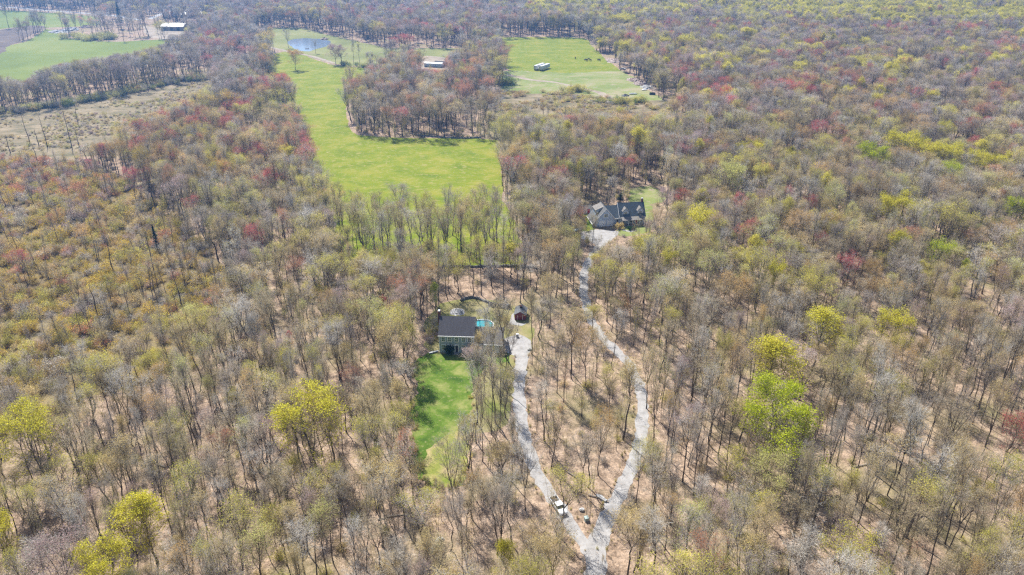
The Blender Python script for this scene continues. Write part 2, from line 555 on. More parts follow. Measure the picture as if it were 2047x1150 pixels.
class Tree:
    def __init__(s): s.tv = []; s.tq = []; s.nt = 0; s.tri = [[], []]      # tubes; triangles: twigs, leaves

    def tube(s, P, R, n):
        P = np.asarray(P, float)
        T = norm(np.gradient(P, axis=0))
        ref = np.array([1.0, 0.13, 0.07]) if abs(T[0][0]) < 0.8 else np.array([0.1, 1.0, 0.05])
        U = norm(np.cross(T, ref)); Wv = np.cross(T, U)
        a = np.arange(n) * 2 * np.pi / n
        ring = P[:, None, :] + (U[:, None, :] * np.cos(a)[None, :, None] + Wv[:, None, :] * np.sin(a)[None, :, None]) * np.asarray(R)[:, None, None]
        b = s.nt
        s.tv.append(ring.reshape(-1, 3)); s.nt += len(P) * n
        for i in range(len(P) - 1):
            for k in range(n):
                s.tq.append((b + i * n + k, b + i * n + (k + 1) % n, b + (i + 1) * n + (k + 1) % n, b + (i + 1) * n + k))

    def slivers(s, A, B, w, rng, which=0):
        D = norm(B - A)
        r = rng.normal(size=A.shape)
        N_ = norm(np.cross(D, r)) * np.asarray(w).reshape(-1, 1) * 0.5
        s.tri[which].append(np.stack([A - N_, A + N_, B], 1))

    def leaves(s, P, size, rng):
        a = norm(rng.normal(size=P.shape)); b = norm(np.cross(a, rng.normal(size=P.shape)))
        sz = (size * rng.uniform(0.6, 1.4, len(P)))[:, None]
        s.tri[1].append(np.stack([P + a * sz * 0.6, P - a * sz * 0.3 + b * sz * 0.5, P - a * sz * 0.3 - b * sz * 0.5], 1))


def gen_tree(seed, H=20, cb=0.42, R=4.2, nl=13, nb=8, ntw=8, ntl=4, fork=2, tr=0.15, up=0.5, leaves=1500, lsize=0.16, scat=0.35, tw=0.03, round_=1.0, bend=0.3, sprd=(0.30, 0.62)):
    rng = np.random.default_rng(seed)
    t = Tree()
    # trunk, swaying a little; above the fork it becomes two or three leaders
    ns = 7
    zf = H * cb * rng.uniform(0.85, 1.1)
    z = np.linspace(0, zf, ns)
    sway = np.cumsum(rng.normal(0, bend * 0.35, (ns, 2)), 0); sway -= sway[0]
    P = np.column_stack([sway, z])
    Rr = np.linspace(tr * 1.25, tr * 0.8, ns); Rr[0] *= 1.25
    t.tube(P, Rr, 6)
    leaders = []
    top = P[-1]
    az0 = rng.uniform(0, 6.28)
    for k in range(fork):
        az = az0 + k * 6.283 / fork + rng.normal(0, 0.3)
        sp = 0.0 if fork == 1 else R * rng.uniform(*sprd)
        hz = (H - zf) * rng.uniform(0.82, 0.95)
        n2 = 7
        u = np.linspace(0, 1, n2)
        Q = np.column_stack([top[0] + np.cos(az) * sp * u ** 0.8, top[1] + np.sin(az) * sp * u ** 0.8, top[2] + hz * u])
        Q[1:, :2] += np.cumsum(rng.normal(0, 0.16, (n2 - 1, 2)), 0)
        RR = np.linspace(tr * (0.8 if fork == 1 else 0.62), 0.035, n2)
        t.tube(Q, RR, 5)
        leaders.append((Q, RR))
    A3, B3 = [], []           # anchor points for the twigs: start, direction
    tips = []
    ga = rng.uniform(0, 6.28)
    for i in range(nl):
        Q, RR = leaders[i % len(leaders)]
        u = (i + rng.uniform(0, 0.9)) / nl
        u = u ** 0.9 * 0.93
        k = u * (len(Q) - 1); k0 = int(k); fr = k - k0
        p = Q[k0] * (1 - fr) + Q[min(k0 + 1, len(Q) - 1)] * fr
        r0 = (RR[k0] * (1 - fr) + RR[min(k0 + 1, len(Q) - 1)] * fr) * 0.6
        ga += 2.4 + rng.normal(0, 0.35)
        prof = math.sin(math.pi * min(1, 0.28 + 0.62 * u)) ** round_ if u < 0.9 else 0.45
        L_ = R * (0.35 + 0.9 * prof) * rng.uniform(0.75, 1.15)
        el = up + 0.55 * u + rng.normal(0, 0.12)        # elevation angle above horizontal, rad
        el = min(el, 1.35)
        d = np.array([math.cos(ga) * math.cos(el), math.sin(ga) * math.cos(el), math.sin(el)])
        m = 5
        pts = [p]
        dd = d.copy()
        for j in range(m):
            dd = norm(dd + np.array([0, 0, 0.13]) + rng.normal(0, 0.13, 3))
            pts.append(pts[-1] + dd * L_ / m)
        pts = np.array(pts)
        rr = np.linspace(r0, 0.022, m + 1)
        t.tube(pts, rr, 4)
        for j in range(nb):
            v = 0.18 + 0.82 * (j + rng.uniform(0, 0.8)) / nb
            kk = v * m * 0.999; q0 = int(kk); f2 = kk - q0
            b0 = pts[q0] * (1 - f2) + pts[q0 + 1] * f2
            ld = norm(pts[q0 + 1] - pts[q0])
            side = norm(np.cross(ld, rng.normal(size=3)))
            bd = norm(ld * 0.75 + side * 0.85 + np.array([0, 0, 0.25]))
            bl = L_ * 0.42 * (1.15 - 0.55 * v) * rng.uniform(0.7, 1.2) + 0.35
            b1 = b0 + bd * bl * 0.5
            bd2 = norm(bd + rng.normal(0, 0.22, 3) + np.array([0, 0, 0.2]))
            b2 = b1 + bd2 * bl * 0.5
            t.tube([b0, b1, b2], [max(0.024, r0 * 0.25), 0.017, 0.009], 3)
            w = rng.uniform(0.1, 1.0, ntw)
            for ww in w:
                base = b0 * (1 - 2 * ww) + b1 * 2 * ww if ww < 0.5 else b1 * (2 - 2 * ww) + b2 * (2 * ww - 1)
                sd_ = norm(rng.normal(size=3))
                A3.append(base); B3.append(norm(bd * 0.7 + sd_ * 0.8 + np.array([0, 0, 0.28])))
    A3 = np.array(A3); B3 = np.array(B3)
    tl = rng.uniform(0.6, 1.35, len(A3))[:, None]
    E3 = A3 + B3 * tl
    t.slivers(A3, E3, np.full(len(A3), tw * 1.1), rng)
    tipsl = [E3]
    for k in range(ntl):
        f = rng.uniform(0.25, 0.98, len(A3))[:, None]
        a = A3 + (E3 - A3) * f
        d = norm(B3 * 0.8 + norm(rng.normal(size=A3.shape)) * 0.75 + np.array([0, 0, 0.2]))
        e = a + d * rng.uniform(0.3, 0.75, len(A3))[:, None]
        t.slivers(a, e, np.full(len(A3), tw * 0.75), rng)
        tipsl.append(e)
    tp = np.concatenate(tipsl)
    if leaves:
        # foliage gathers in clumps: some sprays carry much, others nearly nothing
        wgt = np.clip(np.sin(tp[:, 0] * 1.9 + seed) + np.sin(tp[:, 1] * 1.7 + 2) + np.sin(tp[:, 2] * 1.5) + 2.4, 0.5, 4)
        ez = (tp[:, 2] - (zf * 0.9 + H) / 2) / (0.55 * (H - zf * 0.9))
        er = np.sqrt((tp[:, 0] / (R * 1.15)) ** 2 + (tp[:, 1] / (R * 1.15)) ** 2 + ez ** 2)
        wgt *= np.clip(er, 0.25, 1.3) ** 2 * (0.5 + 0.6 * np.clip(ez + 0.6, 0, 1.5))
        ix = rng.choice(len(tp), leaves, p=wgt / wgt.sum())
        t.leaves(tp[ix] + rng.normal(0, scat, (leaves, 3)), lsize, rng)
    return t


def gen_sapling(seed, H=8, n=5, leaves=500, lsize=0.12, spread=1.2):
    """a clump of slender upright stems"""
    rng = np.random.default_rng(seed)
    t = Tree()
    A, B = [], []
    for i in range(n):
        h = H * rng.uniform(0.6, 1.1); b = np.array([*rng.normal(0, spread * 0.35, 2), 0])
        lean = rng.normal(0, 0.09, 2)
        u = np.linspace(0, 1, 5)
        P = np.column_stack([b[0] + lean[0] * h * u ** 1.4, b[1] + lean[1] * h * u ** 1.4, h * u])
        P[1:, :2] += np.cumsum(rng.normal(0, 0.07, (4, 2)), 0)
        t.tube(P, np.linspace(0.05, 0.012, 5), 3)
        for v in rng.uniform(0.3, 1, 26):
            k = v * 3.999; k0 = int(k); p = P[k0] * (1 - k + k0) + P[k0 + 1] * (k - k0)
            az = rng.uniform(0, 6.28); el = rng.uniform(0.4, 1.2)
            A.append(p); B.append([math.cos(az) * math.cos(el), math.sin(az) * math.cos(el), math.sin(el)])
    A = np.array(A); B = np.array(B)
    E = A + B * rng.uniform(0.5, 1.5, len(A))[:, None]
    t.slivers(A, E, np.full(len(A), 0.03), rng)
    tips = [E]
    for k in range(3):
        a = A + (E - A) * rng.uniform(0.3, 0.95, len(A))[:, None]
        e = a + norm(B + norm(rng.normal(size=A.shape)) * 0.8) * rng.uniform(0.2, 0.6, len(A))[:, None]
        t.slivers(a, e, np.full(len(A), 0.02), rng); tips.append(e)
    tp = np.concatenate(tips)
    t.leaves(tp[rng.integers(0, len(tp), leaves)] + rng.normal(0, 0.15, (leaves, 3)), lsize, rng)
    return t


def gen_shrub(seed, R=1.8, H=2.6, leaves=900, lsize=0.15):
    rng = np.random.default_rng(seed)
    t = Tree()
    A, E = [], []
    for i in range(16):
        az = rng.uniform(0, 6.28); el = rng.uniform(0.5, 1.4)
        d = np.array([math.cos(az) * math.cos(el), math.sin(az) * math.cos(el), math.sin(el)])
        p0 = np.array([*rng.normal(0, R * 0.15, 2), 0]); p1 = p0 + d * H * 0.5; p2 = p1 + norm(d + rng.normal(0, 0.3, 3)) * H * 0.4
        t.tube([p0, p1, p2], [0.035, 0.022, 0.01], 3)
        for k in range(16):
            f = rng.uniform(0.1, 1)
            a = p0 * (1 - 2 * f) + p1 * 2 * f if f < 0.5 else p1 * (2 - 2 * f) + p2 * (2 * f - 1)
            A.append(a); E.append(a + norm(d * 0.5 + norm(rng.normal(size=3))) * rng.uniform(0.3, 0.9) + np.array([0, 0, 0.15]))
    A = np.array(A); E = np.array(E)
    t.slivers(A, E, np.full(len(A), 0.03), rng)
    for k in range(2):
        a = A + (E - A) * rng.uniform(0.3, 1, len(A))[:, None]
        e = a + norm(rng.normal(size=A.shape)) * 0.4
        t.slivers(a, e, np.full(len(A), 0.02), rng)
    q = E[rng.integers(0, len(E), leaves)] + rng.normal(0, 0.16, (leaves, 3))
    q[:, 2] = np.abs(q[:, 2])
    t.leaves(q, lsize, rng)
    return t


def gen_snag(seed, H=20):
    rng = np.random.default_rng(seed)
    t = Tree()
    u = np.linspace(0, 1, 8)
    P = np.column_stack([np.cumsum(rng.normal(0, 0.16, 8)), np.cumsum(rng.normal(0, 0.16, 8)), H * u]); P[:, :2] -= P[0, :2]
    t.tube(P, np.linspace(0.28, 0.07, 8), 6)
    A, E = [], []
    for v in rng.uniform(0.25, 0.98, 22):
        k = v * 6.999; k0 = int(k); p = P[k0] * (1 - k + k0) + P[k0 + 1] * (k - k0)
        az = rng.uniform(0, 6.28); el = rng.uniform(0.0, 0.9)
        d = np.array([math.cos(az) * math.cos(el), math.sin(az) * math.cos(el), math.sin(el)])
        q = p + d * rng.uniform(0.5, 2.2)
        t.tube([p, (p + q) / 2 + rng.normal(0, 0.08, 3), q], [0.06, 0.045, 0.02], 3)
        for j in range(4):
            a = p + (q - p) * rng.uniform(0.3, 1); A.append(a); E.append(a + norm(d + rng.normal(size=3) * 0.7) * rng.uniform(0.3, 0.9))
    t.slivers(np.array(A), np.array(E), np.full(len(A), 0.04), rng)
    t.leaves(np.array(E)[:20], 0.08, rng)
    return t


def gen_conifer(seed, H=22, R=3.6, leaves=7000):
    rng = np.random.default_rng(seed)
    t = Tree()
    t.tube([(0, 0, 0), (0.1, 0, H * 0.5), (0.05, 0.1, H)], [0.28, 0.16, 0.02], 6)
    A, E = [], []
    for z in np.linspace(0.14, 0.98, 60):
        for k in range(4):
            az = rng.uniform(0, 6.28); L_ = R * (1.02 - z) ** 0.8 * rng.uniform(0.6, 1.1)
            p = np.array([0, 0, z * H]); q = p + np.array([math.cos(az) * L_, math.sin(az) * L_, -0.15 * L_ + rng.normal(0, 0.2)])
            t.tube([p, q], [0.04, 0.012], 3)
            A.append(p); E.append(q)
    A = np.array(A); E = np.array(E)
    t.slivers(A, E, np.full(len(A), 0.05), rng)
    f = rng.uniform(0.1, 1, leaves)[:, None] ** 0.7
    ix = rng.integers(0, len(A), leaves)
    L_ = np.linalg.norm(E[ix] - A[ix], axis=1)[:, None]
    t.leaves(A[ix] + (E[ix] - A[ix]) * f + rng.normal(0, 0.10, (leaves, 3)) * (0.6 + L_ * 0.35), 0.30, rng)
    return t


def tree_meshes(name, t):
    """two shared meshes for single trees (trunk, crown) and one joined for the far wood"""
    tv = np.concatenate(t.tv); tq = np.array(t.tq)
    trunk = arr_mesh(name + '_trunk', tv, np.zeros((0, 3), int), tq, np.zeros(0), np.zeros(len(tq)), [M_BARK])
    trunk.polygons.foreach_set('use_smooth', np.ones(len(tq), bool))
    tw = np.concatenate(t.tri[0]); lf = np.concatenate(t.tri[1]) if t.tri[1] else np.zeros((0, 3, 3))
    both = np.concatenate([tw, lf])
    tri = np.arange(len(both) * 3).reshape(-1, 3)
    mi = np.concatenate([np.zeros(len(tw)), np.ones(len(lf))])
    crown = arr_mesh(name + '_crown', both.reshape(-1, 3), tri, np.zeros((0, 4), int), mi, np.zeros(0), [M_TWIG, M_LEAF])
    joined = arr_mesh(name + '_whole', np.concatenate([tv, both.reshape(-1, 3)]), tri + len(tv), tq, mi + 1, np.zeros(len(tq)), [M_BARK, M_TWIG, M_LEAF])
    return trunk, crown, joined


VAR = {}
ORDER = []


def variant(key, t, H, R):
    tr_, cr, jo = tree_meshes(key, t)
    VAR[key] = (len(ORDER), tr_, cr, jo, H, R)
    ORDER.append(key)


# bare: hardly any buds; bud: a thin veil of flowers or young leaves; leaf: full spring foliage
variant('bare0', gen_tree(11, H=21, cb=0.50, R=3.6, nl=13, nb=8, fork=3, leaves=700, lsize=0.10, up=0.90), 21, 4.5)
variant('bare1', gen_tree(12, H=21, cb=0.55, R=3.0, nl=12, nb=7, fork=1, leaves=500, lsize=0.10, up=0.85, round_=0.8), 21, 3.8)
variant('bare2', gen_tree(13, H=19, cb=0.32, R=4.8, nl=16, nb=8, fork=4, leaves=800, lsize=0.10, up=0.65), 19, 5.8)
variant('bare3', gen_tree(14, H=22, cb=0.56, R=3.4, nl=12, nb=7, fork=2, leaves=600, lsize=0.10, up=0.8, bend=0.6), 22, 4.3)
variant('bud0', gen_tree(21, H=20, cb=0.49, R=3.9, nl=13, nb=8, fork=3, leaves=2600, lsize=0.14, up=0.8), 20, 5.0)
variant('bud1', gen_tree(22, H=21, cb=0.53, R=3.2, nl=12, nb=7, fork=1, leaves=2000, lsize=0.14, up=0.9), 21, 4.1)
variant('bud2', gen_tree(23, H=19, cb=0.34, R=5.2, nl=17, nb=8, fork=4, leaves=4600, lsize=0.15, up=0.6), 19, 6.2)
variant('bud3', gen_tree(24, H=20, cb=0.45, R=3.6, nl=14, nb=8, fork=4, leaves=2800, lsize=0.13, up=0.78), 20, 4.8)
variant('leaf0', gen_tree(31, H=19, cb=0.30, R=4.6, nl=18, nb=8, fork=2, leaves=5600, lsize=0.22, scat=0.38, sprd=(0.18, 0.34), up=0.5), 19, 5.6)
variant('leaf1', gen_tree(32, H=20, cb=0.30, R=3.4, nl=18, nb=8, fork=1, leaves=6000, lsize=0.21, scat=0.34, sprd=(0.18, 0.34), up=0.7, round_=0.7), 20, 4.2)
variant('leaf2', gen_tree(33, H=18, cb=0.26, R=5.4, nl=20, nb=8, fork=3, leaves=7600, lsize=0.22, scat=0.38, sprd=(0.18, 0.34), up=0.4), 18, 6.4)
variant('leaf3', gen_tree(34, H=18, cb=0.26, R=5.4, nl=20, nb=8, fork=3, leaves=11000, lsize=0.22, scat=0.38, sprd=(0.18, 0.34), up=0.4), 18, 6.4)
variant('sap0', gen_sapling(41), 8, 1.6)
variant('sap1', gen_sapling(42, H=10, n=4, leaves=350), 10, 1.6)
variant('sap2', gen_sapling(43, H=6, n=7, leaves=700), 6, 1.6)
variant('shrub0', gen_shrub(51), 2.6, 1.9)
variant('shrub1', gen_shrub(52, 2.2, 3.2, 1200), 3.2, 2.3)
variant('shrub2', gen_shrub(53, 1.6, 2.0, 600), 2.0, 1.6)
variant('snag0', gen_snag(61), 20, 2)
variant('snag1', gen_snag(62, 17), 17, 2)
variant('conif', gen_conifer(71), 22, 3.6)
variant('orn', gen_tree(81, H=5, cb=0.22, R=2.9, nl=14, nb=8, fork=3, tr=0.13, up=0.35, leaves=3200, lsize=0.15, scat=0.2), 5, 3.4)
variant('bush', gen_shrub(82, 1.7, 3.6, 3600, 0.22), 3.6, 1.9)

lib = bpy.data.collections.new('plant_shapes')          # not linked to the scene: only feeds the woodland object
for i, k in enumerate(ORDER):
    lib.objects.link(bpy.data.objects.new('p%02d' % i, VAR[k][3]))

# tints of buds and leaves, raised to brighten the backlit crowns
TINT = dict(
    yellow=(0.68, 0.62, 0.12), lime=(0.62, 0.57, 0.07), green=(0.45, 0.50, 0.035), deep=(0.20, 0.30, 0.04),
    red=(0.56, 0.12, 0.13), rust=(0.58, 0.27, 0.16), orange=(0.60, 0.40, 0.16), tan=(0.63, 0.50, 0.23),
    olive=(0.58, 0.53, 0.12), sage=(0.57, 0.56, 0.20), mauve=(0.46, 0.34, 0.33), grey=(0.50, 0.46, 0.40), ochre=(0.62, 0.46, 0.08),
    pine=(0.025, 0.05, 0.03), spruce=(0.03, 0.06, 0.04), blossom=(0.60, 0.46, 0.46), laurel=(0.04, 0.09, 0.03))
TWIG = [(0.57, 0.51, 0.42), (0.56, 0.47, 0.32), (0.50, 0.43, 0.37), (0.64, 0.60, 0.53), (0.54, 0.45, 0.27)]

# ------------------------------------------------------------------ where plants stand
rng = np.random.default_rng(2024)


def vnoise(x, y, s, seed):
    """smooth value noise"""
    x = x / s; y = y / s
    xi = np.floor(x).astype(int); yi = np.floor(y).astype(int)
    fx = x - xi; fy = y - yi
    fx = fx * fx * (3 - 2 * fx); fy = fy * fy * (3 - 2 * fy)
    def h(a, b):
        v = np.sin(a * 127.1 + b * 311.7 + seed * 74.7) * 43758.5453
        return v - np.floor(v)
    return (h(xi, yi) * (1 - fx) + h(xi + 1, yi) * fx) * (1 - fy) + (h(xi, yi + 1) * (1 - fx) + h(xi + 1, yi + 1) * fx) * fy


def dist_line(c, x, y):
    d = np.full(x.shape, 1e9)
    for a, b in zip(c[:-1], c[1:]):
        ax, ay = a.x, a.y; bx, by = b.x - ax, b.y - ay
        l2 = bx * bx + by * by + 1e-9
        t = np.clip(((x - ax) * bx + (y - ay) * by) / l2, 0, 1)
        d = np.minimum(d, np.hypot(x - ax - t * bx, y - ay - t * by))
    return d


def scatter(cell, seed, ymin=70, ymax=1560):
    r = np.random.default_rng(seed)
    ys = np.arange(ymin, ymax, cell)
    X, Y = [], []
    for y in ys:
        half = 0.70 * (y * CP + CAMH * SP) + 45
        xs = np.arange(-half, half, cell)
        X.append(xs + r.uniform(-0.48, 0.48, len(xs)) * cell + r.uniform(0, cell)); Y.append(y + r.uniform(-0.48, 0.48, len(xs)) * cell)
    X = np.concatenate(X); Y = np.concatenate(Y)
    px, py, dp = pj(X, Y)
    return X, Y, px, py


OPEN = [P_FIELD, P_WET, P_FAR1, P_FAR2, P_SOIL, P_BARN, P_FAR3, P_POND_MEADOW, P_SQ, P_ROUGH, P_SCRUB, P_H2LAWN, P_H2SIDE, P_H2PAD, P_LAWN, P_YARD, P_H1PAD, P_JUNK]
# hand-measured outlines of the houses and of the ground kept open in front of things that show
HOUSES = [[(872, 716), (872, 660), (1012, 655), (1015, 716)], [(1166, 470), (1160, 425), (1195, 415), (1310, 415), (1312, 470)],
          [(1014, 660), (1018, 628), (1062, 628), (1062, 660)], [(900, 628), (1030, 640), (1030, 600), (900, 590)]]


def openmask(px, py, X, Y, road=3.2):
    m = np.zeros(px.shape, bool)
    for p in OPEN + HOUSES: m |= inside(p, px, py)
    for c, w in ((C_DR1, road), (C_DR2, road), (C_PR, 6), (C_R1, 9), (C_R2, 8)):
        near = (Y > min(q.y for q in c) - 20) & (Y < max(q.y for q in c) + 20)
        d = np.full(px.shape, 1e9)
        d[near] = dist_line(c[::2] + c[-1:], X[near], Y[near])
        m |= d < w
    return m


def pick(r, table):
    s = sum(w for _, w in table); u = r.uniform(0, s)
    for k, w in table:
        u -= w
        if u <= 0: return k
    return table[-1][0]


def region_colours(x, y, n1, n2):
    """which crowns stand where, as counted in the photo: (tint, weight)"""
    if y < 78 and x > 1050:
        k = 1.7 if n1 > 0.45 else 0.5
        if x > 1480 and 26 < y - (x - 1500) * 0.04 < 58: k *= 5
        elif y < 34: k *= 1.6
        elif y > 55: k *= 0.4
        return [('yellow', 6.00 * k), ('lime', 0.6 * k), ('grey', 4.60), ('olive', 2), ('mauve', 1.05), ('orange', 0.56), ('red', 0.24)]
    if y < 240 and x < 520:
        return [('grey', 8.05), ('olive', 1.0), ('mauve', 1.40), ('red', 0.48 if n1 > 0.5 else 0.1), ('rust', 0.17)]
    if x < 660 and y < 430:
        k = 2.2 if n1 > 0.5 else 0.6
        return [('orange', 1.54), ('rust', 0.88 * k), ('red', 0.60 * k), ('olive', 2), ('tan', 2.5), ('grey', 3.68), ('ochre', 0.5)]
    if y < 140 and x < 1050:
        return [('grey', 5.75), ('mauve', 1.75), ('red', 0.60 if n1 > 0.5 else 0.3), ('rust', 0.55), ('olive', 1.6), ('orange', 0.49)]
    if y < 300 and 680 < x < 1010:
        return [('grey', 5.75), ('rust', 0.99), ('orange', 0.70), ('olive', 1.5), ('red', 0.36), ('tan', 1)]
    if x > 1000 and y < 300:
        k = 2.5 if n1 > 0.58 else 0.5
        e = 2.8 if n2 > 0.42 and y < 190 else 0.6
        return [('grey', 6.90), ('mauve', 1.54), ('red', 0.54 * k), ('rust', 0.44 * k), ('olive', 2), ('yellow', 1.05 * e), ('orange', 0.70), ('tan', 1.2)]
    if x > 1000 and y < 620:
        k = 2.2 if n1 > 0.6 else 0.4
        return [('grey', 5.75), ('olive', 3.2), ('tan', 2.2), ('sage', 1.6), ('mauve', 0.70), ('orange', 0.84), ('red', 0.24 * k), ('rust', 0.33 * k), ('lime', 0.35), ('yellow', 0.45)]
    if x < 1000 and y < 620:
        return [('grey', 5.75), ('olive', 3.5), ('tan', 2.6), ('sage', 1.5), ('orange', 0.56), ('rust', 0.22), ('mauve', 0.42)]
    return [('grey', 6.32), ('olive', 2.8), ('tan', 3.6), ('sage', 1.3), ('orange', 0.63), ('mauve', 0.56), ('rust', 0.14), ('lime', 0.04)]


TREES = []        # dicts: x, y, var, s (xy scale), h (z scale), rz, tint, twig, hand


def add_tree(X, Y, var, s, hz, tint, hand=False, label=None, name=None, rz=None, twig=None, lean=None):
    TREES.append(dict(x=X, y=Y, var=var, s=s, h=hz, rz=rng.uniform(0, 6.28) if rz is None else rz, tint=tint, twig=rng.integers(0, len(TWIG)) if twig is None else twig,
                      hand=hand, label=label, name=name, lean=lean or (rng.normal(0, 0.03), rng.normal(0, 0.03))))


